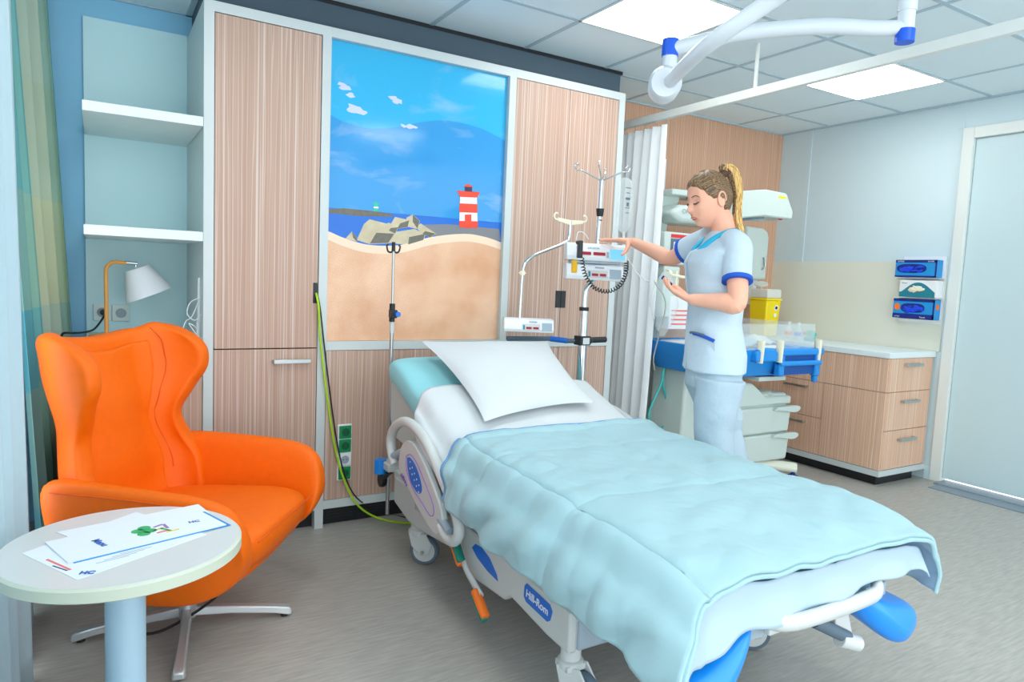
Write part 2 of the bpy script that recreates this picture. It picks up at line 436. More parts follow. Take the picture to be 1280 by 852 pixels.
def textm(name, s, size, origin, right, up, m, parent, off=0.0006, align='LEFT', bold=0):
    """raised lettering: origin = baseline start, right/up unit directions"""
    cu = bpy.data.curves.new('txt', 'FONT'); cu.body = s; cu.size = size; cu.extrude = 0.0004; cu.align_x = align; cu.offset = bold
    to = bpy.data.objects.new('txt', cu); C.objects.link(to)
    bpy.context.view_layer.update()
    me = bpy.data.meshes.new_from_object(to.evaluated_get(bpy.context.evaluated_depsgraph_get()))
    bpy.data.objects.remove(to)
    r = V(right).normalized(); u = V(up).normalized(); n = r.cross(u).normalized()
    base = WL[parent.name]
    for v in me.vertices:
        v.co = V(origin) + r * v.co.x + u * v.co.y + n * (v.co.z + off) - base
    me.name = name; me.materials.clear(); me.materials.append(M[m] if isinstance(m, str) else m)
    o = bpy.data.objects.new(name, me); C.objects.link(o); o.parent = parent; WL[o.name] = base
    return o
def arm_mod_remesh(o, vs, smooth=4):
    md = o.modifiers.new('Remesh', 'REMESH'); md.mode = 'VOXEL'; md.voxel_size = vs; md.use_smooth_shade = True
    if smooth:
        ms = o.modifiers.new('Smooth', 'SMOOTH'); ms.iterations = smooth; ms.factor = 0.5

# ================================================================= ROOM SHELL
XL, XR, YB, ZC = -0.86, 4.686, 0.673, 2.663
bm = nb(); box(bm, (XL - 0.1, -4.5, -0.1), (XR + 0.1, YB + 0.1, 0.0)); struct('floor', bm, 'floor')
bm = nb(); box(bm, (XL - 0.1, -4.5, ZC), (XR + 0.1, YB + 0.1, ZC + 0.1)); ceiling = struct('ceiling', bm, 'ceil')
bm = nb()
gx = [4.11 - 0.6 * k for k in range(-1, 9)]; gy = [0.2247 - 0.6 * k for k in range(0, 9)]
for x in gx:
    if XL < x < XR: box(bm, (x - 0.012, -4.5, ZC - 0.004), (x + 0.012, YB, ZC + 0.001))
for y in gy: box(bm, (XL, y - 0.012, ZC - 0.0045), (XR, y + 0.012, ZC + 0.001))
struct('ceiling_grid', bm, 'tbar', parent=ceiling)
# back wall: pale blue behind the shelves, striped laminate to the right
bm = nb(); box(bm, (XL - 0.1, YB, 0), (2.3, YB + 0.1, ZC)); struct('wall_back', bm, 'wall_blue')
bm = nb(); box(bm, (2.3, YB, 0), (XR + 0.1, YB + 0.1, ZC)); struct('wall_back_laminate', bm, 'wood_dark')
# right wall with the door opening
bm = nb()
box(bm, (XR, -0.865, 0), (XR + 0.1, YB + 0.1, ZC))
box(bm, (XR, -2.05, 2.425), (XR + 0.1, -0.865, ZC))
box(bm, (XR, -4.5, 0), (XR + 0.1, -2.05, ZC))
struct('wall_right', bm, 'wall_pale')
# left wall with a window opening
bm = nb()
box(bm, (XL - 0.1, -4.5, 0), (XL, YB, 0.35)); box(bm, (XL - 0.1, -4.5, 2.45), (XL, YB, ZC))
box(bm, (XL - 0.1, -0.4, 0.35), (XL, YB, 2.45)); box(bm, (XL - 0.1, -4.5, 0.35), (XL, -4.2, 2.45))
struct('wall_left', bm, 'wall_blue')
bm = nb()
for y in (-4.2, -2.4, -0.46): box(bm, (XL - 0.08, y, 0.35), (XL - 0.02, y + 0.06, 2.45))
for z in (0.35, 2.39): box(bm, (XL - 0.08, -4.2, z), (XL - 0.02, -0.4, z + 0.06))
struct('window_1', bm, 'trim')
# ceiling edge angle trims
bm = nb(); box(bm, (XR - 0.02, -4.5, ZC - 0.012), (XR, YB, ZC)); box(bm, (2.44, YB - 0.012, ZC - 0.012), (XR, YB, ZC)); struct('trim_1', bm, 'tbar')
# wall panel joint strips
for i, y in enumerate((0.40, -0.80)):
    bm = nb(); box(bm, (XR - 0.006, y - 0.022, 0.92 if i == 0 else 2.48), (XR, y + 0.022, ZC - 0.012)); struct('trim_%d' % (i + 2), bm, 'wall_pale')
# grey fascia between the cabinets and the ceiling
bm = nb(); box(bm, (-0.02, 0.17, 2.476), (2.435, YB, ZC - 0.018)); struct('fascia', bm, 'fascia')
bm = nb(); box(bm, (-0.02, 0.165, ZC - 0.02), (2.45, YB, ZC - 0.001)); struct('trim_4', bm, 'black')
# lowered ceiling edge over the shelf niche
bm = nb(); box(bm, (XL, -0.3, 2.602), (-0.022, YB, ZC)); struct('ceiling_drop', bm, 'ceil')
bm = nb(); box(bm, (XL, YB - 0.02, 2.594), (-0.022, YB, 2.602)); box(bm, (-0.05, -0.3, 2.594), (-0.022, YB, 2.602)); struct('trim_5', bm, 'tbar')
# splash-back
bm = nb(); box(bm, (XR - 0.008, -0.80, 0.925), (XR, YB, 1.562)); struct('splash_back', bm, 'splash')

# door
bm = nb()
box(bm, (XR - 0.02, -0.893, 0), (XR + 0.06, -0.82, 2.475)); box(bm, (XR - 0.02, -2.1, 2.40), (XR + 0.06, -0.893, 2.475))
box(bm, (XR - 0.02, -2.1, 0), (XR + 0.06, -2.03, 2.40))
dframe = struct('door_1_frame', bm, 'trim', bev=0.003)
bm = nb(); box(bm, (XR + 0.012, -2.03, 0.03), (XR + 0.055, -0.895, 2.398)); struct('door_1', bm, 'doorm', bev=0.002)
bm = nb(); box(bm, (XR - 0.235, -2.1, 0), (XR - 0.10, -0.93, 0.006)); box(bm, (XR - 0.10, -2.1, 0), (XR + 0.06, -0.895, 0.012)); struct('threshold', bm, 'thresh')
bm = nb(); box(bm, (XR - 0.012, -0.82, 0), (XR, -0.775, 0.10)); struct('baseboard_right', bm, 'wall_pale')

# ================================================================= WALL CABINETS
def handle_x(x0, x1, z, y, parent):
    bm = nb(); box(bm, (x0, y - 0.032, z - 0.010), (x1, y - 0.022, z + 0.010))
    box(bm, (x0, y - 0.024, z - 0.008), (x0 + 0.012, y, z + 0.008)); box(bm, (x1 - 0.012, y - 0.024, z - 0.008), (x1, y, z + 0.008))
    return obj('handle', bm, 'steel', parent, bev=0.0015)
ZT, ZM0, ZM1, ZB0, ZB1 = 2.476, 0.915, 0.959, 0.098, 0.142
# open shelf unit
t = thing('open_shelf_unit', (-0.27, 0.3, 0), 'pale open shelf unit with two thick white shelves, left of the tall cabinet', 'shelf unit')
bxo('back_panel', (-0.505, YB - 0.018, 0.95), (-0.045, YB - 0.001, 2.49), 'shelf_back', t)
for z in (1.927, 1.420):
    bxo('shelf', (-0.505, 0.002, z), (-0.046, YB - 0.019, z + 0.042), 'shelf', t, bev=0.002)
bxo('worktop', (-0.505, 0.0, 0.908), (-0.046, YB - 0.001, 0.949), 'shelf', t, bev=0.002)
bxo('carcass', (-0.505, 0.02, 0.0), (-0.046, YB - 0.001, 0.907), 'frame', t)
d = bxo('door', (-0.500, 0.001, ZB0 + 0.004), (-0.049, 0.019, 0.902), 'wood', t, bev=0.001)
handle_x(-0.30, -0.087, 0.862, 0.0, d)
bxo('label_strip', (-0.25, -0.001, 0.880), (-0.115, 0.0008, 0.890), 'whitep', d)
# tall cabinet
t = thing('tall_cabinet', (0.22, 0.3, 0), 'tall striped wood laminate cabinet beside the open shelves, long door above a short one', 'cabinet')
bm = nb()
box(bm, (-0.045, 0.0, 0.0), (-0.002, YB - 0.001, ZT)); box(bm, (0.478, 0.0, 0.0), (0.521, YB - 0.05, ZT - 0.0))
box(bm, (-0.002, 0.0, 2.431), (0.478, YB - 0.05, ZT)); box(bm, (-0.002, 0.0, ZB0), (0.478, YB - 0.05, ZB1)); box(bm, (-0.002, YB - 0.06, 0.1), (0.478, YB - 0.05, 2.44))
obj('carcass', bm, 'frame', t)
bm = nb(); box(bm, (0.001, 0.004, 0.930), (0.4745, 0.022, 2.428)); d = obj('door', bm, 'wood', t, bev=0.001); d['label'] = 'long upper door'
gp = bxo('finger_grip', (0.452, 0.0015, 1.150), (0.4735, 0.006, 1.250), 'black', d, bev=0.002)
d = bxo('door', (0.001, 0.004, ZB1 + 0.003), (0.4745, 0.022, 0.9245), 'wood', t, bev=0.001)
handle_x(0.264, 0.439, 0.866, 0.004, d)
# panel unit behind the bed
t = thing('wall_panel_unit', (1.04, 0.3, 0), 'white framed wall panel unit with a striped wood panel below the beach picture', 'wall panel')
bm = nb()
box(bm, (0.5215, 0.0, 2.431), (1.521, 0.6, ZT)); box(bm, (0.5215, 0.0, ZM0), (1.521, 0.6, ZM1)); box(bm, (0.5215, 0.0, ZB0), (1.521, 0.6, ZB1))
box(bm, (1.521, 0.0, 0.0), (1.564, 0.6, ZT)); box(bm, (0.5215, 0.055, 0.959), (1.521, 0.08, 2.44))
obj('frame', bm, 'frame', t)
bxo('lower_panel', (0.524, 0.004, ZB1 + 0.002), (1.519, 0.03, ZM0 - 0.002), 'wood', t)
# double cabinet
t = thing('double_cabinet', (1.95, 0.3, 0), 'two-door striped wood laminate cabinet right of the beach picture', 'cabinet')
bm = nb()
box(bm, (1.5645, 0.0, 2.431), (2.303, YB - 0.001, ZT)); box(bm, (1.5645, 0.0, ZM0), (2.303, 0.5, ZM1)); box(bm, (1.5645, 0.0, ZB0), (2.303, 0.5, ZB1))
box(bm, (2.303, 0.0, 0.0), (2.348, YB - 0.001, ZT)); box(bm, (1.5645, 0.6, 0.1), (2.303, 0.62, 2.44))
obj('carcass', bm, 'frame', t)
for x0, x1 in ((1.567, 1.935), (1.938, 2.3015)):
    d = bxo('door', (x0, 0.004, ZM1 + 0.002), (x1, 0.022, 2.4285), 'wood', t, bev=0.001)
    g0, g1 = (x1 - 0.036, x1) if x0 < 1.6 else (x0, x0 + 0.034)
    gg = bxo('finger_grip', (g0, 0.001, 1.150), (g1, 0.0055, 1.252), 'black', d)
    bxo('low_door', (x0, 0.004, ZB1 + 0.002), (x1, 0.022, ZM0 - 0.002), 'wood', t, bev=0.001)
# plinth under the cabinets
bm = nb(); box(bm, (-0.002, 0.05, 0.0), (0.477, 0.08, 0.097)); box(bm, (0.5215, 0.05, 0.0), (1.5205, 0.08, 0.097)); box(bm, (1.565, 0.05, 0.0), (2.3025, 0.08, 0.097))
struct('baseboard_back', bm, 'plinth')
bm = nb()
for x in (0.56, 0.72, 0.98):
    for z in (0.028, 0.044, 0.06): box(bm, (x, 0.0478, z), (x + 0.13, 0.0496, z + 0.006))
struct('plinth_grille', bm, 'black')

# ----------------------------------------------------------------- beach picture
def flat(name, pts, y, m, parent, th=0.0006):
    bm = nb(); prism(bm, [(p[0], y, p[2]) for p in pts], (0, th, 0)); return obj(name, bm, m, parent, flat=True)
pic = thing('beach_picture', (1.02, 0.04, 0.96), 'large photo print of sky, sand and a red and white lighthouse behind the bed', 'picture')
px0, px1, pz0, pz1 = 0.5225, 1.520, 0.960, 2.430
bxo('backing', (px0, 0.030, pz0), (px1, 0.054, pz1), 'whitep', pic)
def curve(pts, n=8): return [tuple(p) for p in catmull(pts, n)]
wave = curve([(0.520, 0.028, 2.075), (0.597, 0.028, 2.049), (0.720, 0.028, 2.036), (0.869, 0.028, 2.062), (1.024, 0.028, 2.113), (1.172, 0.028, 2.140), (1.357, 0.028, 2.129), (1.523, 0.028, 2.083)])
wave[0] = (px0, 0, wave[0][2]); wave[-1] = (px1, 0, wave[-1][2])
dune = curve([(0.531, 0.028, 1.507), (0.617, 0.028, 1.477), (0.743, 0.028, 1.453), (0.909, 0.028, 1.463), (1.091, 0.028, 1.517), (1.283, 0.028, 1.547), (1.414, 0.028, 1.539), (1.525, 0.028, 1.515)])
dune[0] = (px0, 0, dune[0][2]); dune[-1] = (px1, 0, dune[-1][2])
o = flat('sky', wave + [(px1, 0, pz1), (px0, 0, pz1)], 0.0292, 'sky_up', pic); o['label'] = 'upper brighter sky'
hz0, hz1 = (0.525, 0.028, 1.624), (1.519, 0.028, 1.627)
o = flat('sky', [(px0, 0, hz0[2]), (px1, 0, hz1[2])] + wave[::-1], 0.0292, 'sky_low', pic); o['label'] = 'deeper blue sky below the wave line'
flat('sea', dune + [(px1, 0, hz1[2]), (px0, 0, hz0[2])], 0.0292, 'sea', pic)
flat('sand', [(px0, 0, pz0), (px1, 0, pz0)] + dune[::-1], 0.0285, 'sand', pic)
flat('sand_edge', dune + [(p[0], 0, p[2] - 0.042) for p in dune[::-1]], 0.0278, 'pband', pic)
flat('breakwater', [(0.525, 0.028, 1.616), (0.606, 0.028, 1.627), (0.773, 0.028, 1.626), (0.869, 0.028, 1.618), (0.861, 0.028, 1.605), (0.689, 0.028, 1.595), (0.526, 0.028, 1.597)], 0.0284, 'rockd', pic)
flat('pier', [(1.033, 0.028, 1.577), (1.183, 0.028, 1.592), (1.505, 0.028, 1.590), (1.519, 0.028, 1.523), (1.383, 0.028, 1.537), (1.258, 0.028, 1.546), (1.114, 0.028, 1.519)], 0.0286, 'pier', pic)
for i, pl in enumerate([
    [(0.675, 0.028, 1.473), (0.711, 0.028, 1.556), (0.740, 0.028, 1.583), (0.844, 0.028, 1.566), (0.881, 0.028, 1.519), (0.847, 0.028, 1.467), (0.743, 0.028, 1.457)],
    [(0.838, 0.028, 1.471), (0.872, 0.028, 1.527), (0.988, 0.028, 1.552), (1.053, 0.028, 1.531), (1.045, 0.028, 1.497), (0.954, 0.028, 1.466)],
    [(0.857, 0.028, 1.571), (0.878, 0.028, 1.606), (0.959, 0.028, 1.596), (0.951, 0.028, 1.558), (0.889, 0.028, 1.545)],
    [(0.942, 0.028, 1.561), (0.941, 0.028, 1.607), (0.976, 0.028, 1.627), (1.018, 0.028, 1.597), (1.006, 0.028, 1.553)],
    [(0.996, 0.028, 1.561), (1.023, 0.028, 1.584), (1.114, 0.028, 1.536), (1.082, 0.028, 1.512), (1.034, 0.028, 1.530)],
    [(0.617, 0.028, 1.477), (0.649, 0.028, 1.515), (0.679, 0.028, 1.481), (0.676, 0.028, 1.465)],
    [(0.809, 0.028, 1.555), (0.844, 0.028, 1.574), (0.897, 0.028, 1.554), (0.881, 0.028, 1.519), (0.845, 0.028, 1.533)]]):
    flat('rock', pl, 0.0283 - i * 0.0001, 'rock', pic)
    c = sum((V(p) for p in pl), V(0, 0, 0)) / len(pl)
    flat('rock_shadow_side', [tuple(c.lerp(V(p), 0.95)) for p in pl[-3:]] + [tuple(c)], 0.0276 - i * 0.0001, 'rockd', pic, th=0.0003)
lh = flat('lighthouse', [(1.252, 0.028, 1.580), (1.250, 0.028, 1.749), (1.354, 0.028, 1.755), (1.366, 0.028, 1.584)], 0.0272, 'pwhite', pic)
flat('lighthouse_band', [(1.248, 0.028, 1.662), (1.248, 0.028, 1.710), (1.358, 0.028, 1.716), (1.361, 0.028, 1.668)], 0.0266, 'pred', lh)
flat('lighthouse_band', [(1.252, 0.028, 1.580), (1.250, 0.028, 1.615), (1.365, 0.028, 1.622), (1.366, 0.028, 1.584)], 0.0266, 'pred', lh)
flat('lighthouse_gallery', [(1.250, 0.028, 1.745), (1.229, 0.028, 1.777), (1.373, 0.028, 1.783), (1.354, 0.028, 1.751)], 0.0264, 'pred', lh)
flat('lantern', [(1.278, 0.028, 1.778), (1.277, 0.028, 1.808), (1.321, 0.028, 1.811), (1.322, 0.028, 1.780)], 0.0264, 'pdark', lh)
flat('lantern_roof', [(1.267, 0.028, 1.803), (1.296, 0.028, 1.821), (1.331, 0.028, 1.805)], 0.0262, 'pred', lh)
flat('lighthouse_door', [(1.286, 0.028, 1.578), (1.283, 0.028, 1.652), (1.323, 0.028, 1.656), (1.326, 0.028, 1.581)], 0.0262, 'pred', lh)
for (cu_, cv_, cr_) in ((417, 96, 4), (424, 101, 5), (431, 99, 3), (441, 134, 4), (449, 139, 8), (459, 140, 6), (437, 112, 4), (533, 82, 4), (545, 84, 5), (540, 90, 3), (560, 135, 3), (575, 131, 4), (586, 128, 3)):
    c_ = V((0.635, 0.028, 2.140)); k_ = 0.00225
    cp = V(c_.x + (cu_ - 440) * k_ * 1.02, 0, c_.z - (cv_ - 130) * k_ - (cu_ - 440) * 0.00045)
    pl_ = [(cp.x + cr_ * k_ * 2.4 * (1 + 0.25 * math.sin(3 * q + cu_)) * math.cos(q), 0, cp.z + cr_ * k_ * 1.15 * (1 + 0.3 * math.sin(2 * q + cv_)) * math.sin(q) - 0.15 * cr_ * k_ * math.cos(q)) for q in [2 * PI * j / 18 for j in range(18)]]
    flat('cloud', pl_, 0.0288 - 0.00002 * (cu_ % 13), 'cloud', pic, th=0.0003)
flat('far_beacon', [(0.760, 0.028, 1.625), (0.762, 0.028, 1.657), (0.755, 0.028, 1.661), (0.772, 0.028, 1.676), (0.789, 0.028, 1.664), (0.783, 0.028, 1.659), (0.786, 0.028, 1.625)], 0.0280, 'pgreen', pic)
flat('far_beacon_stripe', [(0.760, 0.028, 1.641), (0.760, 0.028, 1.649), (0.785, 0.028, 1.650), (0.786, 0.028, 1.642)], 0.0276, 'pwhite', pic)

# ----------------------------------------------------------------- sockets in the lower panel
t = thing('wall_socket_strip', (0.625, 0.0, 0.39), 'vertical strip of green and white wall sockets left of the bed', 'socket')
bxo('plate', (0.588, -0.006, 0.240), (0.662, 0.0035, 0.533), 'whitep', t, bev=0.003)
for i, m_ in enumerate(('green_sock', 'whitep', 'green_sock', 'green_sock')):
    z = 0.246 + i * 0.0715
    s_ = bxo('socket', (0.594, -0.014, z), (0.657, -0.006, z + 0.066), m_, t, bev=0.003); s_['label'] = 'white socket' if m_ == 'whitep' else 'green socket'
    bm = nb(); lathe(bm, [(0.021, -0.0145), (0.021, -0.0155), (0.019, -0.016), (0.018, -0.0146), (0.0, -0.0146)], (0.6255, 0, z + 0.033), (0, 1, 0), 24)
    sr = obj('socket_well', bm, 'green_dark' if m_ != 'whitep' else 'bedshade', s_)
    for dx in (-0.009, 0.009):
        bm = nb(); cyl(bm, (0.6255 + dx, -0.0168, z + 0.033), (0.6255 + dx, -0.015, z + 0.033), 0.0025, seg=8); obj('pin_hole', bm, 'black', s_)
# cable from the finger grip to the floor
bm = nb(); tube(bm, [(0.466, -0.002, 1.20), (0.472, -0.03, 1.13), (0.484, -0.020, 0.988), (0.521, -0.020, 0.707), (0.571, -0.020, 0.416), (0.626, -0.030, 0.229), (0.694, -0.040, 0.105), (0.822, -0.016, 0.010), (0.946, -0.147, 0.009), (1.05, -0.16, 0.009)], 0.0055, seg=8)
tag(obj('earth_cable', bm, 'cordyg'), 'yellow-green cable hanging from the tall cabinet grip down to the floor', 'cable')
bm = nb(); tube(bm, [(0.470, -0.002, 1.205), (0.482, -0.024, 1.12), (0.502, -0.012, 0.988), (0.535, -0.012, 0.745), (0.577, -0.012, 0.476), (0.620, -0.020, 0.286), (0.689, -0.025, 0.144), (0.872, 0.081, 0.007), (1.0, -0.10, 0.007)], 0.0036, seg=8)
tag(obj('black_cable', bm, 'black'), 'thin black cable hanging beside the yellow-green cable left of the bed', 'cable')

# ================================================================= LAMP AND SOCKETS IN THE NICHE
t = thing('desk_lamp', (-0.422, 0.400, 0.947), 'desk lamp with orange stem and white cone shade standing in the niche behind the armchair', 'lamp')
b0 = V((-0.421, 0.400, 1.012)); b0.z = 0.949
bm = nb(); lathe(bm, [(0.0, 0), (0.075, 0), (0.075, 0.012), (0.03, 0.018), (0.0, 0.018)], b0); obj('base', bm, 'lampwood', t)
sx = b0.x; zt = (-0.363, 0.400, 1.308)
bm = nb(); tube(bm, [(sx, 0.4, 0.965), (sx, 0.4, 1.1), (sx, 0.4, zt[2] - 0.05), (sx + 0.008, 0.4, zt[2] - 0.018), (sx + 0.03, 0.4, zt[2]), (sx + 0.06, 0.4, zt[2]), (-0.336, 0.400, 1.307)], 0.009, seg=12)
obj('stem', bm, 'lampwood', t)
bm = nb(); cyl(bm, (-0.343, 0.400, 1.309), (-0.289, 0.400, 1.306), 0.008); cyl(bm, (-0.296, 0.400, 1.307), (-0.296, 0.400, 1.288), 0.005); obj('socket_holder', bm, 'chrome', t)
p0, p1 = V((-0.292, 0.400, 1.284)), V((-0.238, 0.400, 1.158)); axd = (p1 - p0).normalized(); L_ = (p1 - p0).length
bm = nb(); lathe(bm, [(0.055, 0), (0.108, L_), (0.105, L_), (0.052, 0.003)], p0, axd, 40); obj('lamp_shade', bm, 'shade', t, solid=0.001)
for i, (cx_, cz_) in enumerate(((((-0.436, 0.655, 1.053)[0]), (-0.436, 0.655, 1.053)[2]), (((-0.354, 0.655, 1.050)[0]), (-0.354, 0.655, 1.050)[2]))):
    t = thing('niche_socket', (cx_, 0.655, cz_), ('white wall socket in the niche with a black plug in it' if i == 0 else 'empty white wall socket in the niche, right of the lamp stem'), 'socket')
    bxo('plate', (cx_ - 0.0395, 0.643, cz_ - 0.042), (cx_ + 0.0395, 0.6545, cz_ + 0.042), 'shelf', t, bev=0.003)
    bm = nb(); lathe(bm, [(0.024, -0.0135), (0.024, -0.0150), (0.021, -0.0150), (0.020, -0.0125), (0, -0.0125)], (cx_, 0.655, cz_), (0, 1, 0), 24); obj('socket_well', bm, 'bedshade', t)
    if i == 0:
        bm = nb(); cyl(bm, (cx_ + 0.005, 0.642, cz_), (cx_ + 0.005, 0.61, cz_), 0.016, 0.011); 
        tube(bm, [(cx_ + 0.005, 0.605, cz_), (cx_ + 0.004, 0.58, cz_ - 0.02), (-0.471, 0.500, 0.981), (-0.513, 0.420, 0.972), (-0.554, 0.360, 0.974), (-0.591, 0.360, 0.974), (-0.604, 0.380, 0.957)], 0.005, seg=8)
        tag(obj('power_plug', bm, 'black'), 'black plug and cord in the niche socket behind the lamp', 'plug')
# white hand-held set with coiled wire
t = thing('wired_handset', (-0.051, 0.120, 0.963), 'slim white upright stick with loops of white wire in the niche corner', 'handset')
bm = nb(); tube(bm, [(-0.048, 0.120, 1.253), (-0.048, 0.120, 1.148), (-0.048, 0.120, 1.047)], [0.006, 0.008, 0.009], seg=10, smooth=False); obj('stick', bm, 'whitep', t)
bxo('socket_block', (-0.057, 0.130, 0.959), V((-0.029, 0.130, 1.046)) + V(0, 0.03, 0), 'whitep', t, bev=0.003)
bm = nb()
tube(bm, [(-0.047, 0.100, 1.161), (-0.089, 0.090, 1.138), (-0.103, 0.080, 1.086), (-0.069, 0.080, 1.057), (-0.037, 0.090, 1.101), (-0.047, 0.100, 1.149), (-0.083, 0.080, 1.075), (-0.111, 0.070, 1.050), (-0.122, 0.060, 1.003), (-0.085, 0.060, 0.969), (-0.061, 0.060, 1.014), (-0.097, 0.070, 1.043), (-0.065, 0.060, 0.992), (-0.036, 0.070, 0.961)], 0.0022, seg=6)
obj('wire', bm, 'whitep', t)

# ================================================================= CURTAINS
def curtain_sheet(name, pts, ztop, zbot, amp, waves, m, cols=160, rows=26, flare=0.0, seedv=0, parent=None, solid=0.0015, botshift=(0, 0)):
    """pts: plan path of the rail line, pleats swing to both sides of it"""
    P = [V(p[0], p[1], 0) for p in pts]
    P = catmull(P, 10) if len(P) > 2 else [P[0].lerp(P[1], i / 30) for i in range(31)]
    bm = nb(); uvl = bm.loops.layers.uv.new('UVMap')
    def fn(u, v):
        s = u * (len(P) - 1); k = min(int(s), len(P) - 2); p = P[k].lerp(P[k + 1], s - k)
        tt = (P[k + 1] - P[k]).normalized(); n = V(-tt.y, tt.x, 0)
        ph = u * waves * 2 * PI + 0.6 * noise.noise(V(u * 9 + seedv, v * 1.2, 0))
        a = amp * (0.7 + 0.5 * noise.noise(V(u * 6, seedv, v))) * (1 + flare * (1 - v))
        off = a * math.sin(ph); alo = 0.35 * a * math.sin(2 * ph + 1)
        q = p + n * off + tt * alo
        return V(q.x + botshift[0] * (1 - v), q.y + botshift[1] * (1 - v), zbot + (ztop - zbot) * v)
    vv = grid(bm, fn, cols, rows)
    bm.verts.index_update()
    idx = {}
    for i in range(cols + 1):
        for j in range(rows + 1): idx[vv[i][j]] = (i / cols, j / rows)
    for f_ in bm.faces:
        for l in f_.loops: l[uvl].uv = idx[l.vert]
    return obj(name, bm, m, parent, solid=solid, recalc=False)
t = curtain_sheet('sheer_curtain', [(-0.790, -3.1), (-0.765, -2.2), (-0.745, -1.5), (-0.690, -0.93)], 2.60, 0.012, 0.030, 12, 'sheer', cols=240, seedv=3, botshift=(0.035, 0.02))
tag(t, 'white sheer curtain in soft folds at the left edge, nearest the camera', 'curtain')
t = curtain_sheet('sheer_curtain', [(-0.72, -0.84), (-0.72, -0.60), (-0.72, -0.46)], 2.60, 0.012, 0.024, 4, 'sheer', cols=90, seedv=5, botshift=(0.035, 0.0))
tag(t, 'narrow white sheer curtain end between the big sheer and the blue-green drape', 'curtain')
t = curtain_sheet('window_drape', [(-0.775, -0.25), (-0.760, 0.10), (-0.705, 0.40), (-0.650, 0.56)], 2.60, 0.02, 0.034, 5.5, 'drape', cols=150, seedv=9, botshift=(0.13, 0.0))
tag(t, 'blue-green and olive colour-block drape hanging left of the niche', 'curtain')
bm = nb(); box(bm, (-0.80, -4.6, 2.60), (-0.60, 0.62, 2.63)); tag(obj('curtain_track', bm, 'trim'), 'white ceiling curtain track above the window curtains', 'curtain track')
# dark radiator box behind the chair
t = thing('radiator', (-0.735, 0.2, 0), 'dark slatted convector in the corner behind the orange armchair, below the drape', 'radiator')
bm = nb()
for i in range(9): box(bm, (-0.580, -0.04 + i * 0.045, 0.10), (-0.55, -0.01 + i * 0.045, 0.60))
obj('slats', bm, 'fascia', t, bev=0.003)
bxo('back_case', (-0.600, -0.06, 0.0), (-0.582, 0.39, 0.62), 'black', t)

# ================================================================= ARMCHAIR
CH = V(-0.155, -0.72, 0); FW_ = V(0.822, -0.570, 0); LT_ = V(0.570, 0.822, 0)
def chw(x, y, z): return CH + FW_ * x + LT_ * y + V(0, 0, z)
def lerp_tab(tab, z):
    if z <= tab[0][0]: return tab[0][1]
    for (a, va), (b, vb) in zip(tab, tab[1:]):
        if z <= b:
            s = (z - a) / (b - a); s = s * s * (3 - 2 * s); return va + (vb - va) * s
    return tab[-1][1]
T_W = [(0.22, 0.25), (0.40, 0.30), (0.55, 0.310), (0.72, 0.265), (0.93, 0.330), (1.02, 0.325), (1.09, 0.30)]
T_X = [(0.22, -0.16), (0.34, -0.265), (0.50, -0.315), (0.75, -0.350), (1.0, -0.395), (1.09, -0.415)]
T_L = [(0.22, 0.10), (0.50, 0.16), (0.64, 0.11), (0.72, 0.10), (0.80, 0.145), (0.92, 0.235), (0.99, 0.235), (1.08, 0.13)]
def ch_top(a):
    return lerp_tab([(0.0, 1.040), (0.45, 1.055), (0.75, 1.080), (0.92, 1.070), (1.0, 1.040)], abs(a))
def ch_surf(a, z, inset=0.0):
    s = 1 if a >= 0 else -1; aa = abs(a)
    w = lerp_tab(T_W, z) - inset
    q = aa * PI / 2 * 1.05
    y = s * w * min(1.0, math.sin(min(q, PI / 2)) ** 0.9 + 0.0) * (1 + 0.04 * aa)
    g = max(0, (aa - 0.30) / 0.70) ** 1.5
    x = lerp_tab(T_X, z) + inset * max(0, 1 - aa) + lerp_tab(T_L, z) * g + 0.02 * aa * aa
    return (x, y)
t = thing('orange_armchair', CH, 'orange leather wing armchair on a four-star metal foot, beside the round table', 'armchair')
bm = nb()
def fn(u, v):
    a = -1 + 2 * u; top = ch_top(a); z = 0.24 + (top - 0.24) * v
    x, y = ch_surf(a, z); return chw(x, y, z)
grid(bm, fn, 28, 16)
obj('back_shell', bm, 'orange', t, solid=0.074, sub=2, recalc=True)
# arms: solid rounded slabs from the back round to the front
for s in (-1, 1):
    bm = nb(); R = []
    top_ = [(-0.34, 0.62), (-0.22, 0.625), (-0.08, 0.620), (0.08, 0.612), (0.21, 0.602), (0.285, 0.582), (0.335, 0.54), (0.355, 0.47), (0.360, 0.40)]
    bot_ = [(-0.30, 0.30), (-0.22, 0.235), (-0.08, 0.215), (0.06, 0.215), (0.16, 0.225), (0.22, 0.245), (0.27, 0.27), (0.305, 0.30), (0.335, 0.34)]
    for i, ((xt, zt_), (xb, zb)) in enumerate(zip(top_, bot_)):
        f_ = i / 8; ymid = 0.325 + 0.035 * math.sin(PI * min(1, f_ * 1.1)); th = 0.046 - 0.006 * f_
        ring_ = []
        for k in range(20):
            q = 2 * PI * k / 20; c, sn = math.cos(q), math.sin(q)
            h = (1 + math.copysign(abs(sn) ** 0.55, sn)) / 2
            lean = (h - 0.5) * 0.05
            ring_.append(chw(xb + (xt - xb) * h, s * (ymid + lean + th * math.copysign(abs(c) ** 0.6, c)), zb + (zt_ - zb) * h))
        R.append(ring_)
    rings(bm, R); obj('armrest', bm, 'orange', t, sub=2)
bm = nb()
R = []
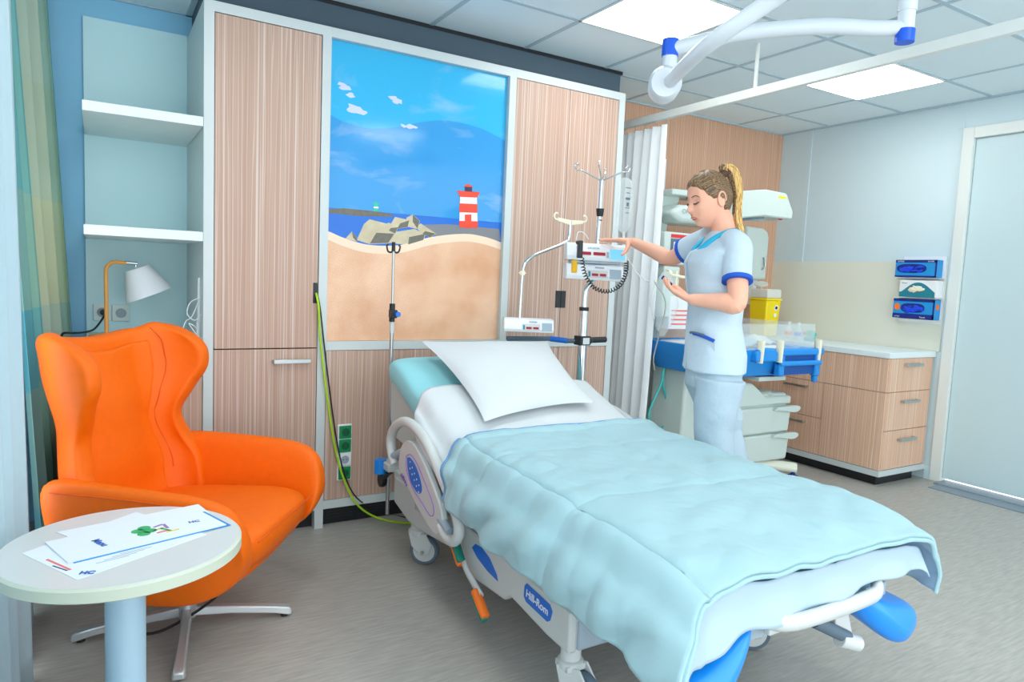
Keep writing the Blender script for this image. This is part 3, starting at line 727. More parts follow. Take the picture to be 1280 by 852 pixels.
for z, sx_, sy_, x0 in ((0.285, 0.245, 0.235, 0.015), (0.30, 0.290, 0.272, 0.030), (0.37, 0.312, 0.282, 0.040), (0.42, 0.308, 0.280, 0.037), (0.445, 0.285, 0.262, 0.030), (0.458, 0.20, 0.19, 0.01), (0.462, 0.10, 0.10, -0.01)):
    ring_ = []
    for k in range(40):
        q = 2 * PI * k / 40; c, s = math.cos(q), math.sin(q); e = 0.36
        X = x0 + sx_ * math.copysign(abs(c) ** e, c); Y = sy_ * math.copysign(abs(s) ** e, s)
        ring_.append(chw(X, Y, z - (0.02 if z > 0.36 else 0) * max(0, (0.1 - X)) / 0.3))
    R.append(ring_)
rings(bm, R); obj('seat_cushion', bm, 'orange', t, sub=1)
bm = nb(); R = []
for z, sx_, sy_, x0 in ((0.175, 0.10, 0.10, -0.02), (0.195, 0.17, 0.19, -0.01), (0.225, 0.245, 0.29, 0.0), (0.275, 0.285, 0.315, 0.01), (0.32, 0.285, 0.315, 0.01)):
    R.append([chw(x0 + sx_ * math.copysign(abs(math.cos(2 * PI * k / 32)) ** 0.5, math.cos(2 * PI * k / 32)), sy_ * math.copysign(abs(math.sin(2 * PI * k / 32)) ** 0.5, math.sin(2 * PI * k / 32)), z) for k in range(32)])
rings(bm, R); obj('seat_pan', bm, 'orange', t, sub=1)
bm = nb()
def fn(u, v):
    a = -0.56 + 1.12 * u; z = 0.40 + (ch_top(a) - 0.05 - 0.40) * v
    x, y = ch_surf(a, z, inset=0.028)
    edge = min(u, 1 - u) * 2; bul = 0.028 * (1 - (1 - edge) ** 2.5) * (0.55 + 0.5 * math.sin(PI * v))
    return chw(x + 0.004 + bul, y * 0.96, z)
grid(bm, fn, 24, 20); obj('back_cushion', bm, 'orange', t, solid=0.02, sub=1, recalc=True)
for s in (-1, 1):
    pts = []
    for i in range(13):
        z = 0.50 + (ch_top(0.6) - 0.01 - 0.50) * i / 12
        a = 0.66; x, y = ch_surf(a * s, z, inset=0.038); pts.append(chw(x + 0.006, y, z))
    bm = nb(); tube(bm, pts, 0.0026, seg=6, n=3); o = obj('wing_seam', bm, 'seam', t)
    bm = nb(); tube(bm, [chw(x_, s * (0.325 + 0.035 * math.sin(PI * min(1, f_ * 1.1)) + 0.060), z_) for x_, z_, f_ in ((-0.26, 0.588, 0.08), (-0.08, 0.590, 0.27), (0.08, 0.584, 0.42), (0.21, 0.572, 0.55), (0.27, 0.55, 0.66), (0.315, 0.50, 0.8), (0.33, 0.42, 0.9))], 0.0022, seg=6, n=3); obj('arm_seam', bm, 'seam', t)
bm = nb(); tube(bm, [chw(0.345, -0.25, 0.415), chw(0.352, -0.1, 0.423), chw(0.352, 0.1, 0.423), chw(0.345, 0.25, 0.415)], 0.0025, seg=6); obj('seat_seam', bm, 'seam', t)
# foot
HB = V(-0.19, -0.775, 0)
bm = nb(); cyl(bm, HB + V(0, 0, 0.06), HB + V(0, 0, 0.185), 0.022); cyl(bm, HB + V(0, 0, 0.045), HB + V(0, 0, 0.10), 0.032); lathe(bm, [(0.035, 0.17), (0.10, 0.178), (0.10, 0.186), (0.0, 0.186)], HB); obj('column', bm, 'alu', t)
fa = math.radians(-10)
for k in range(4):
    q = fa + k * PI / 2; d_ = V(math.cos(q), math.sin(q), 0); n_ = V(-d_.y, d_.x, 0); R = []
    for r_, w_, z0_, z1_ in ((0.02, 0.020, 0.050, 0.085), (0.15, 0.018, 0.040, 0.068), (0.30, 0.019, 0.020, 0.046), (0.352, 0.022, 0.008, 0.036), (0.362, 0.018, 0.008, 0.030)):
        p = HB + d_ * r_; R.append([p + n_ * w_ + V(0, 0, z0_), p - n_ * w_ + V(0, 0, z0_), p - n_ * w_ * 0.8 + V(0, 0, z1_), p + n_ * w_ * 0.8 + V(0, 0, z1_)])
    bm = nb(); rings(bm, R); l = obj('leg', bm, 'alu', t, bev=0.004)
    bm = nb(); pp = HB + d_ * 0.335; cyl(bm, pp, pp + V(0, 0, 0.012), 0.013); obj('glide', bm, 'black', l)
bm = nb(); tube(bm, [HB + V(0.03, -0.02, 0.13), HB + V(0.09, -0.02, 0.135), HB + V(0.10, 0.0, 0.10), HB + V(0.02, -0.05, 0.075), HB + V(-0.10, -0.09, 0.05), HB + V(-0.2, -0.11, 0.075)], 0.005, seg=8); obj('tilt_cord', bm, 'black', t)

# ================================================================= ROUND TABLE
TC = V(-0.406, -1.455, 0); TZ = 0.60
t = thing('round_side_table', TC, 'round white side table on a pale blue column, front left corner', 'table')
bm = nb(); lathe(bm, [(0.0, TZ - 0.034), (0.272, TZ - 0.034), (0.278, TZ - 0.030), (0.278, TZ - 0.005), (0.272, TZ)], TC, seg=96)
obj('table_edge', bm, 'tedge', t)
bm = nb(); lathe(bm, [(0.0, TZ - 0.002), (0.2715, TZ - 0.002), (0.2715, TZ + 0.0008), (0.0, TZ + 0.0008)], TC, seg=96); obj('tabletop', bm, 'table', t)
bm = nb(); cyl(bm, TC + V(0, 0, 0.015), TC + V(0, 0, TZ - 0.034), 0.047, seg=40); obj('column', bm, 'tleg', t)
bm = nb(); lathe(bm, [(0, 0), (0.21, 0), (0.21, 0.008), (0.06, 0.016), (0, 0.016)], TC, seg=64); obj('base', bm, 'tleg', t)
ZP = TZ + 0.001
def sheet(name, pts, z, th, m, parent=None, up=None):
    bm = nb(); prism(bm, [(p[0], p[1], z) for p in pts], (0, 0, th)); return obj(name, bm, m, parent, flat=True)
t = thing('plastic_folder', (-0.519, -1.532, 0.601), 'clear plastic folder with a printed sheet, lowest on the round table', 'folder')
c4 = [(-0.623, -1.441, 0.601), (-0.506, -1.658, 0.601), (-0.218, -1.489, 0.601), (-0.371, -1.229, 0.601)]
sheet('printed_sheet', c4, ZP, 0.0012, 'paper', t)
def line_mark(p, q, w, z, m, parent, name='print_mark'):
    p = V(p); q = V(q); d_ = (q - p).normalized(); n_ = V(-d_.y, d_.x, 0) * w
    return sheet(name, [p + n_, q + n_, q - n_, p - n_], z, 0.0003, m, parent)
line_mark((-0.570, -1.505, 0.602), (-0.520, -1.594, 0.602), 0.003, ZP + 0.0012, 'ink_red', t)
line_mark((-0.556, -1.552, 0.602), (-0.526, -1.596, 0.602), 0.002, ZP + 0.0012, 'navy', t)
textm('print_text', 'HC', 0.022, V((-0.504, -1.630, 0.602)) + V(0, 0, 0.001), (0.86, -0.3, 0), (0.3, 0.86, 0), 'ink_blue', t, bold=0.0008)
for k in range(4):
    a_ = V((-0.470, -1.578, 0.602)).lerp(V((-0.419, -1.539, 0.602)), k / 3); line_mark(a_, a_ + V(0.07, 0.018, 0), 0.0012, ZP + 0.0012, 'bedshade', t)
t = thing('brochure', (-0.380, -1.433, 0.603), 'white folded brochure with a green tree print on the round table', 'brochure')
bro = [(-0.580, -1.389, 0.603), (-0.526, -1.554, 0.603), (-0.162, -1.442, 0.603), (-0.211, -1.299, 0.603)]
sheet('page', bro, ZP + 0.0020, 0.0022, 'paper', t)
sheet('page', [V(p) + V(0.012, -0.004, 0) for p in bro], ZP + 0.0014, 0.0005, 'sky_blue', t)['label'] = 'blue lower page edge'
ZQ = ZP + 0.0043
bm = nb()
for p in ([(-0.375, -1.404, 0.605), (-0.359, -1.385, 0.605), (-0.346, -1.411, 0.605), (-0.362, -1.429, 0.605)]):
    q = V(p); q.z = ZQ; lathe(bm, [(0, 0), (0.016, 0), (0.016, 0.0003), (0, 0.0003)], q)
obj('tree_print', bm, 'ink_green', t)
for (a_, b_, m_) in [((-0.338, -1.414, 0.605), (-0.311, -1.401, 0.605), 'ink_yellow'), ((-0.332, -1.436, 0.605), (-0.301, -1.425, 0.605), 'ink_red'), ((-0.337, -1.389, 0.605), (-0.314, -1.373, 0.605), 'ink_violet'), ((-0.312, -1.373, 0.605), (-0.304, -1.410, 0.605), 'ink_violet'), ((-0.310, -1.440, 0.605), (-0.278, -1.429, 0.605), 'ink_yellow'), ((-0.322, -1.402, 0.605), (-0.298, -1.432, 0.605), 'ink_green')]:
    line_mark(a_, b_, 0.004, ZQ, m_, t, 'flower_print')
textm('print_text', 'Menu', 0.026, V((-0.480, -1.429, 0.605)) + V(0, 0, 0.0005), (0.42, -0.9, 0), (0.9, 0.42, 0), 'ink_blue', t, bold=0.0006)
textm('print_text', 'HC', 0.020, V((-0.251, -1.394, 0.605)) + V(0, 0, 0.0005), (0.95, 0.05, 0), (-0.05, 0.95, 0), 'ink_blue', t, bold=0.0005)
sheet('loose_page', [(-0.559, -1.317, 0.604), (-0.519, -1.385, 0.604), (-0.188, -1.320, 0.604), (-0.207, -1.227, 0.604)], ZP + 0.0003, 0.0010, 'paper', None)
tag(bpy.data.objects['loose_page'], 'plain white page under the brochure at the far side of the round table', 'paper')

# ================================================================= CEILING: LIGHTS, RAIL, BOOM
def ceil_light(x0, y1, label):
    t = thing('ceiling_light', (x0 + 0.3, y1 - 0.3, ZC), label, 'ceiling light', 'square ceiling lights')
    bm = nb(); a = 0.012
    box(bm, (x0, y1 - 0.6, ZC - 0.008), (x0 + 0.6, y1 - 0.6 + a, ZC)); box(bm, (x0, y1 - a, ZC - 0.008), (x0 + 0.6, y1, ZC))
    box(bm, (x0, y1 - 0.6, ZC - 0.008), (x0 + a, y1, ZC)); box(bm, (x0 + 0.6 - a, y1 - 0.6, ZC - 0.008), (x0 + 0.6, y1, ZC)); obj('frame', bm, 'trim', t)
    bxo('diffuser', (x0 + a, y1 - 0.6 + a, ZC - 0.005), (x0 + 0.6 - a, y1 - a, ZC - 0.001), 'emit', t)
ceil_light(1.70, -0.375, 'glowing square ceiling light above the boom arm, left one of the two')
ceil_light(3.51, -0.375, 'glowing square ceiling light behind the curtain rail, nearer the door')
for (x_, y_) in ((-0.10, -0.975), (-0.10, -2.775), (1.70, -2.775)):  # unseen extra ceiling lights, added only to brighten the room
    ceil_light(x_, y_, 'extra glowing square ceiling light out of view, added to brighten the room')
# curtain rail
t = thing('curtain_rail', (2.69, 0.6, 2.40), 'long white cubicle curtain rail crossing the room below the ceiling', 'curtain rail')
bm = nb(); box(bm, (2.675, -3.4, 2.375), (2.71, YB - 0.002, 2.425)); obj('rail', bm, 'trim', t, bev=0.003)
for y_ in (-0.70, -2.6):
    bm = nb(); cyl(bm, (2.69, y_, 2.42), (2.69, y_, ZC), 0.011); obj('hanger_rod', bm, 'trim', t)
t = thing('cubicle_curtain', (2.69, 0.35, 2.36), 'white pleated cubicle curtain gathered at the end of the rail, behind the infusion stand', 'curtain')
o = curtain_sheet('fabric', [(2.71, 0.60), (2.69, 0.30), (2.68, -0.03)], 2.335, 0.25, 0.045, 8, 'curtain', cols=180, seedv=2, parent=t, botshift=(-0.02, 0.03))
for i in range(7):
    y_ = 0.60 - i * 0.100
    bm = nb(); tube(bm, [(2.69, y_, 2.376), (2.694, y_ - 0.004, 2.36), (2.69, y_ - 0.006, 2.345), (2.685, y_, 2.33)], 0.003, seg=6); obj('hook', bm, 'steel', t)
# boom arm
t = thing('ceiling_boom_arm', (2.196, -1.825, ZC), 'white jointed ceiling boom arm with blue joint rings, under the ceiling', 'boom arm')
E1 = V(2.196, -1.825, 2.30); E2 = V((1.362, -1.440, 2.178)); E2 = V(1.604, -1.177, 2.295)
bm = nb(); cyl(bm, E1 + V(0, 0, 0.0), V(E1.x, E1.y, ZC), 0.030, seg=24); cyl(bm, E1 + V(0, 0, 0.09), E1 + V(0, 0, 0.20), 0.034, seg=24); lathe(bm, [(0.0, -0.05), (0.11, -0.05), (0.12, -0.002), (0, -0.002)], (E1.x, E1.y, ZC)); obj('ceiling_post', bm, 'boom', t)
bm = nb(); cyl(bm, E1 + V(0, 0, -0.025), E1 + V(0, 0, 0.022), 0.0345, seg=24); r1 = obj('joint_ring', bm, 'ringblue', t); r1['label'] = 'blue joint ring under the ceiling post'
d_ = (E2 - E1); bm = nb(); tube(bm, [E1 + V(0, 0, 0.03), E1 + d_ * 0.12 + V(0, 0, 0.035), E1 + d_ * 0.35 + V(0, 0, 0.055), E1 + d_ * 0.65 + V(0, 0, 0.05), E1 + d_ * 0.88 + V(0, 0, 0.02), E2], [0.028, 0.029, 0.031, 0.031, 0.029, 0.028], seg=20); obj('first_arm', bm, 'boom', t)
bm = nb(); cyl(bm, E2 + V(0, 0, -0.03), E2 + V(0, 0, 0.038), 0.0345, seg=24); obj('joint_ring', bm, 'ringblue', t)['label'] = 'blue joint ring above the round joint'
bm = nb(); cyl(bm, E2 + V(0, 0, -0.12), E2 + V(0, 0, -0.03), 0.031, seg=24); obj('joint_post', bm, 'boom', t)
H2 = E2 + V(-0.020, 0.0, -0.150); hx = V(0.80, 0.60, 0)
bm = nb(); lathe(bm, [(0.0, -0.085), (0.056, -0.085), (0.066, -0.076), (0.068, 0.055), (0.056, 0.075), (0, 0.075)], H2, V(-0.62, -0.75, -0.1), 32); obj('pivot_drum', bm, 'boom', t)
bm = nb(); tube(bm, [H2 + V(0.01, 0, 0.0), (1.317, -1.654, 2.121), (1.348, -1.898, 2.210), (1.390, -2.068, 2.280)], [0.026, 0.027, 0.027, 0.026], seg=20); obj('second_arm', bm, 'boom', t)
bm = nb(); tube(bm, [E2 + V(0.06, -0.06, 0.0), E2 + V(0.055, -0.05, -0.05), E2 + V(0.02, -0.02, -0.10)], 0.008, seg=8); obj('brace', bm, 'boom', t)

# ================================================================= COUNTER WITH DRAWERS
CX, CY = 4.113, -0.770
t = thing('drawer_counter', (4.4, 0, 0), 'striped wood laminate drawer counter with white top along the right wall, beside the door', 'counter')
bm = nb(); box(bm, (CX + 0.02, CY + 0.02, 0.11), (XR - 0.001, YB - 0.001, 0.884)); obj('carcass', bm, 'frame', t)
bm = nb(); box(bm, (CX - 0.006, CY - 0.006, 0.068), (XR - 0.001, YB - 0.001, 0.108)); obj('bottom_panel', bm, 'frame', t)
bm = nb(); box(bm, (CX + 0.035, CY + 0.035, 0.0), (XR - 0.09, YB - 0.001, 0.067)); obj('plinth', bm, 'plinth', t)
bxo('worktop', (CX - 0.012, CY - 0.012, 0.885), (XR - 0.009, YB - 0.001, 0.925), 'shelf', t, bev=0.003)
ym = -0.305
def handle_y(y0, y1, z, x, parent):
    bm = nb(); box(bm, (x - 0.034, y0, z - 0.009), (x - 0.024, y1, z + 0.009))
    box(bm, (x - 0.026, y0, z - 0.007), (x, y0 + 0.012, z + 0.007)); box(bm, (x - 0.026, y1 - 0.012, z - 0.007), (x, y1, z + 0.007))
    return obj('handle', bm, 'steel', parent, bev=0.001)
bxo('top_front', (CX, CY + 0.003, 0.652), (CX + 0.018, YB - 0.002, 0.882), 'wood_warm', t)['label'] = 'long plain front under the worktop'
bxo('side_front', (CX, CY + 0.003, 0.112), (CX + 0.018, ym - 0.002, 0.648), 'wood_warm', t)['label'] = 'plain panel without handle'
for z0_, z1_ in ((0.384, 0.648), (0.112, 0.380)):
    d = bxo('drawer', (CX, ym + 0.002, z0_), (CX + 0.018, 0.42, z1_), 'wood_warm', t); handle_y(-0.18, 0.02, z1_ - 0.045, CX, d)
bxo('filler_front', (CX, 0.424, 0.112), (CX + 0.018, YB - 0.002, 0.648), 'wood_warm', t)
for z0_, z1_ in ((0.652, 0.882), (0.384, 0.648), (0.112, 0.380)):
    d = bxo('drawer', (CX + 0.019, CY, z0_), (XR - 0.022, CY + 0.018, z1_), 'wood_warm', t); handle_x(4.30, 4.50, z1_ - 0.045 - (0.02 if z1_ < 0.8 else 0), CY, d)
# sharps bin
SB = V(4.30, 0.42, 0.926)
t = thing('sharps_bin', SB, 'yellow sharps bin with a milky lid on the counter top', 'sharps bin')
bm = nb(); rings(bm, [[SB + V(sx_ * w, sy_ * w, z) for sx_, sy_ in ((-1, -1), (1, -1), (1, 1), (-1, 1))] for z, w in ((0, 0.074), (0.02, 0.076), (0.300, 0.090))]); obj('bin', bm, 'yellow', t, bev=0.012, seg=3)
bm = nb(); box(bm, SB + V(-0.095, -0.095, 0.298), SB + V(0.095, 0.095, 0.316)); obj('rim', bm, 'yellow', t, bev=0.006)
bm = nb(); box(bm, SB + V(-0.086, -0.090, 0.316), SB + V(0.086, 0.086, 0.392)); obj('lid', bm, 'clear2', t, bev=0.012)
bm = nb(); lathe(bm, [(0, 0), (0.055, 0), (0.055, 0.012), (0, 0.012)], SB + V(-0.03, 0.03, 0.425), V(-0.3, -0.2, 1)); cyl(bm, SB + V(0.0, 0.06, 0.385), SB + V(-0.02, 0.05, 0.425), 0.012); obj('lid_flap', bm, 'clear2', t)
bm = nb(); 
for dz, r_ in ((0.240, 0.024), (0.180, 0.017)):
    lathe(bm, [(0, 0), (r_, 0), (r_, 0.0015), (0, 0.0015)], SB + V(0.03, -0.0905 + (0.30 - dz) * 0.05, dz), V(0, -1, -0.05), 20)
obj('hazard_label', bm, 'whitep', t)
bm = nb(); lathe(bm, [(0.012, 0), (0.012, 0.003), (0.006, 0.003), (0.006, 0)], SB + V(0.03, -0.0895, 0.240), V(0, -1, -0.05), 20); obj('hazard_mark', bm, 'black', t)
# bottles and toy
for i, (px_, cap, lab) in enumerate((((4.350, 0.212, 0.944), 'lever_orange', 'small clear bottle with an orange label beside the sharps bin'), ((4.350, 0.123, 0.952), 'ringblue', 'small clear bottle with a blue label, right of the orange-labelled bottle'))):
    p = V(px_); p.z = 0.926
    t = thing('bottle', p, lab, 'bottle')
    bm = nb(); lathe(bm, [(0, 0), (0.026, 0), (0.027, 0.01), (0.027, 0.075), (0.020, 0.09), (0.011, 0.10), (0.011, 0.118), (0, 0.118)], p); obj('bottle_body', bm, 'clear2', t)
    bm = nb(); cyl(bm, p + V(0, 0, 0.03), p + V(0, 0, 0.06), 0.0277); obj('bottle_label', bm, cap, t)
    bm = nb(); cyl(bm, p + V(0, 0, 0.113), p + V(0, 0, 0.136), 0.014); obj('cap', bm, 'whitep', t)
p = V((4.300, -0.023, 0.941)); p.z = 0.926
t = thing('small_toy', p, 'small turquoise, green and red plastic toy on the counter beside the bottles', 'toy')
bm = nb(); box(bm, p + V(-0.02, -0.03, 0), p + V(0.02, 0.045, 0.035)); box(bm, p + V(-0.015, -0.045, 0), p + V(0.015, -0.02, 0.05)); obj('toy_body', bm, 'teal_tube', t, bev=0.01)
bm = nb(); ell(bm, p + V(0, 0.0, 0.065), (0.02, 0.03, 0.026)); obj('toy_top', bm, 'ink_green', t)
bm = nb(); ell(bm, p + V(0, 0.045, 0.062), 0.014); obj('toy_knob', bm, 'red', t)
bm = nb(); ell(bm, p + V(0, -0.035, 0.058), (0.018, 0.022, 0.016)); obj('toy_ear', bm, 'teal_tube', t)
# glove boxes
def glove_box(y0, y1, z0, z1, body, lab, kind):
    xf = XR - 0.088; c = V(xf, (y0 + y1) / 2, z0)
    t = thing('glove_box', c, lab, 'glove box')
    bxo('carton', (xf, y1, z0), (XR - 0.012, y0, z1), body, t, bev=0.001)
    W_, Hh = y0 - y1, z1 - z0
    def P_(u, v): return V(xf - 0.0006, y0 - u * W_, z0 + v * Hh)      # u to the right seen from the room
    def patch(name, pts, m, d=0.0008):
        bm = nb(); prism(bm, [P_(*q) for q in pts], (-d, 0, 0)); return obj(name, bm, m, t, flat=True)
    def oval(cu, cv, ru, rv, n=28): return [(cu + ru * math.copysign(abs(math.cos(q)) ** 0.6, math.cos(q)), cv + rv * math.copysign(abs(math.sin(q)) ** 0.8, math.sin(q))) for q in [2 * PI * k / n for k in range(n)]]
    if kind == 0:
        patch('top_band', [(0, 0.84), (1, 0.84), (1, 1), (0, 1)], 'navy'); patch('bottom_band', [(0, 0), (1, 0), (1, 0.09), (0, 0.09)], 'navy')
        patch('side_band', [(0.96, 0), (1, 0), (1, 1), (0.96, 1)], 'navy')
        patch('opening', oval(0.40, 0.50, 0.36, 0.26), 'navy', 0.0010)
        textm('box_text', 'NITRILE', 0.014, P_(0.05, 0.875) + V(-0.001, 0, 0), (0, -1, 0), (0, 0, 1), 'whitep', t)
        textm('box_text', 'GLOVES', 0.012, P_(0.78, 0.88) + V(-0.001, 0, 0), (0, -1, 0), (0, 0, 1), 'whitep', t)
    elif kind == 1:
        pts = [(0, 0)] + [(u / 20, 0.30 + 0.58 * max(0, math.sin(PI * min(1, max(0, (u / 20 - 0.05)) / 0.9))) ** 1.1) for u in range(0, 20)] + [(0.95, 0)]
        patch('wave_print', pts, 'teal'); patch('opening', oval(0.42, 0.45, 0.2, 0.2), 'rubber', 0.0011)
        textm('box_text', 'Gloves', 0.014, P_(0.05, 0.80) + V(-0.001, 0, 0), (0, -1, 0), (0, 0, 1), 'teal', t)
    else:
        patch('top_band', [(0, 0.87), (1, 0.87), (1, 1), (0, 1)], 'navy'); patch('bottom_band', [(0, 0), (1, 0), (1, 0.24), (0, 0.24)], 'navy')
        patch('side_band', [(0.96, 0), (1, 0), (1, 1), (0.96, 1)], 'navy'); patch('orange_spot', oval(0.10, 0.58, 0.065, 0.17), 'lever_orange')
        patch('opening', oval(0.48, 0.54, 0.29, 0.24), 'navy', 0.0010)
        textm('box_text', 'NITRILE', 0.011, P_(0.05, 0.05) + V(-0.001, 0, 0), (0, -1, 0), (0, 0, 1), 'whitep', t)
        textm('box_text', 'Touch', 0.016, P_(0.66, 0.05) + V(-0.001, 0, 0), (0, -1, 0), (0, 0, 1), 'whitep', t)
        bxo('orange_sticker', (xf + 0.02, y1 - 0.0012, z0 + 0.07), (xf + 0.055, y1 - 0.0002, z0 + 0.11), 'lever_orange', t)
    random.seed(int(z0 * 100)); bm = nb()
    cu, ru, rv = ((0.40, 0.30, 0.20), (0.45, 0.17, 0.17), (0.48, 0.24, 0.18))[kind]
    for k in range(16):
        u = cu + random.uniform(-ru, ru) * 0.85; v = 0.48 + random.uniform(-rv, rv) * 0.7
        ell(bm, P_(u, v) + V(0.0, 0, 0), (random.uniform(0.006, 0.012), random.uniform(0.018, 0.034), random.uniform(0.006, 0.012)), Matrix.Rotation(random.uniform(-0.7, 0.7), 3, 'X'), 10, 6)
    obj('glove_tuft', bm, 'cream' if kind == 1 else 'gblue', t)
    return t
glove_box(-0.475, -0.770, 1.448, 1.572, 'sky_blue', 'blue glove box with navy bands, top of the three on the right wall', 0)
glove_box(-0.520, -0.785, 1.305, 1.425, 'whitep', 'white and teal glove box with pale gloves, between the two blue boxes', 1)
glove_box(-0.485, -0.780, 1.150, 1.290, 'sky_blue', 'blue glove box with an orange spot, lowest of the three on the wall', 2)
t = thing('glove_box_holder', (XR - 0.01, -0.64, 1.14), 'white wire holder carrying the three glove boxes on the wall', 'holder')
bm = nb(); box(bm, (XR - 0.011, -0.79, 1.12), (XR - 0.0085, -0.49, 1.60)); obj('back_plate', bm, 'whitep', t)
for z_ in (1.444, 1.301, 1.146):
    bxo('ledge', (XR - 0.094, -0.792, z_ - 0.003), (XR - 0.0115, -0.48, z_), 'whitep', t)
# dispenser, shelf papers on the laminate wall
D0 = V(4.31, YB, 1.39)
t = thing('towel_dispenser', D0, 'white wall dispenser with rounded top on the striped wall, behind the nurse', 'dispenser')
bm = nb(); prism(bm, [D0 + V(x_, -0.001, z_) for x_, z_ in [(-0.15, 0), (0.13, 0), (0.135, 0.36), (0.115, 0.41), (0.06, 0.435), (-0.15, 0.44)]], (0, -0.13, 0)); obj('housing', bm, 'warm', t, bev=0.02, seg=3)
bm = nb(); tube(bm, [D0 + V(0.06, -0.131, 0.09), D0 + V(0.075, -0.15, 0.11), D0 + V(0.075, -0.15, 0.17), D0 + V(0.07, -0.131, 0.19)], 0.008, seg=8); obj('lever', bm, 'steel', t)
bm = nb(); rings(bm, [[D0 + V(-0.14 + a, -0.02, 0), D0 + V(0.06 + b, -0.02, 0), D0 + V(0.06 + b, -0.10, 0), D0 + V(-0.14 + a, -0.10, 0)] if z == 0 else [D0 + V(-0.14 + a, -0.04, z), D0 + V(0.06 + b, -0.04, z), D0 + V(0.06 + b, -0.06, z), D0 + V(-0.14 + a, -0.06, z)] for z, a, b in ((0, 0, 0), (-0.10, -0.01, 0.03), (-0.21, -0.02, 0.06))]); obj('paper_towel', bm, 'paper', t)
o = bxo('wall_notice', (3.184, 0.668, 2.030), V((3.336, 0.668, 2.284)) + V(0, -0.003, 0), 'paper'); tag(o, 'pale notice sheet with a blue block on the striped wall, right of the cubicle curtain', 'notice')
bxo('notice_print', V((3.229, 0.665, 2.046)), V((3.290, 0.665, 2.113)) + V(0, -0.002, 0), 'sky_blue', o)
bxo('notice_line', V((3.222, 0.665, 2.130)), V((3.287, 0.665, 2.143)) + V(0, -0.002, 0), 'rubber', o)
o = bxo('wall_notice', (3.198, 0.668, 1.861), V((3.294, 0.668, 1.992)) + V(0, -0.003, 0), 'sky_blue'); tag(o, 'small bright blue card on the wall below the pale notice', 'notice')

# ================================================================= BED
BX = 1.20
T_Z = [(-2.50, 0.560), (-2.40, 0.578), (-2.0, 0.605), (-1.45, 0.622), (-1.12, 0.645), (-1.0, 0.668), (-0.68, 0.797), (-0.34, 0.935), (-0.27, 0.935)]
def lin(tab, z):
    if z <= tab[0][0]: return tab[0][1]
    for (a, va), (b, vb) in zip(tab, tab[1:]):
        if z <= b: return va + (vb - va) * (z - a) / (b - a)
    return tab[-1][1]
def zt(y): return (lin(T_Z, y - 0.05) + lin(T_Z, y) * 2 + lin(T_Z, y + 0.05)) / 4
def nrm(y):
    d = (zt(y + 0.03) - zt(y - 0.03)) / 0.06; n = V(0, -d, 1); n.normalize(); return n
bed = thing('hospital_bed', (BX, -1.3, 0), 'grey hospital bed with raised head section and side rails in the middle of the room', 'bed')
# mattress with fitted sheet
bm = nb(); R = []
ys = [-2.28, -2.275, -2.25, -2.2] + [-2.1 + 0.1 * i for i in range(18)] + [-0.36, -0.32, -0.29, -0.27, -0.26]
for y in ys:
    n = nrm(y); w = 0.452; th = 0.15; e = 1.0
    dd = min(y + 2.28, -0.26 - y); rr = 0.06
    k = 1.0 if dd > rr else math.sqrt(max(0, 1 - (1 - dd / rr) ** 2)) * 0.55 + 0.45
    top = V(BX, y, zt(y) - 0.02); ring_ = []
    for q in range(36):
        a = 2 * PI * q / 36; c, s = math.cos(a), math.sin(a)
        X = (w - 0.02 + 0.02 * k) * math.copysign(abs(c) ** 0.28, c); H = th / 2 * k * math.copysign(abs(s) ** 0.45, s)
        ring_.append(top + V(X, 0, 0) + n * (H - th / 2))
    R.append(ring_)
rings(bm, R)
for v in bm.verts: v.co += V(0, 0, 0.004 * noise.noise(v.co * 6))
mt = obj('mattress', bm, 'cloth_cyan', bed)
# backrest shell and deck
bm = nb(); prism(bm, [(0.775, -0.24, 0.60), (0.775, -0.235, 0.80), (0.775, -0.40, 0.775), (0.775, -0.86, 0.60), (0.775, -1.02, 0.52), (0.775, -0.80, 0.47), (0.775, -0.30, 0.52)], (0.022, 0, 0)); obj('backrest_side', bm, 'bedgrey', bed, bev=0.008)
bm = nb(); prism(bm, [(1.603, -0.24, 0.60), (1.603, -0.235, 0.80), (1.603, -0.40, 0.775), (1.603, -0.86, 0.60), (1.603, -1.02, 0.52), (1.603, -0.80, 0.47), (1.603, -0.30, 0.52)], (0.022, 0, 0)); obj('backrest_side', bm, 'bedgrey', bed, bev=0.008)
bm = nb(); prism(bm, [(0.80, -0.255, 0.80), (0.80, -1.05, 0.47), (0.80, -1.05, 0.44), (0.80, -0.235, 0.765)], (0.80, 0, 0)); box(bm, (0.80, -2.28, 0.40), (1.60, -1.05, 0.44)); obj('deck', bm, 'bedshade', bed)
bm = nb(); prism(bm, [(0.86, -0.215, 0.50), (1.54, -0.215, 0.50), (1.54, -0.215, 0.82), (1.44, -0.215, 0.88), (0.96, -0.215, 0.88), (0.86, -0.215, 0.82)], (0, 0.03, 0)); obj('headboard', bm, 'bedgrey', bed, bev=0.01)
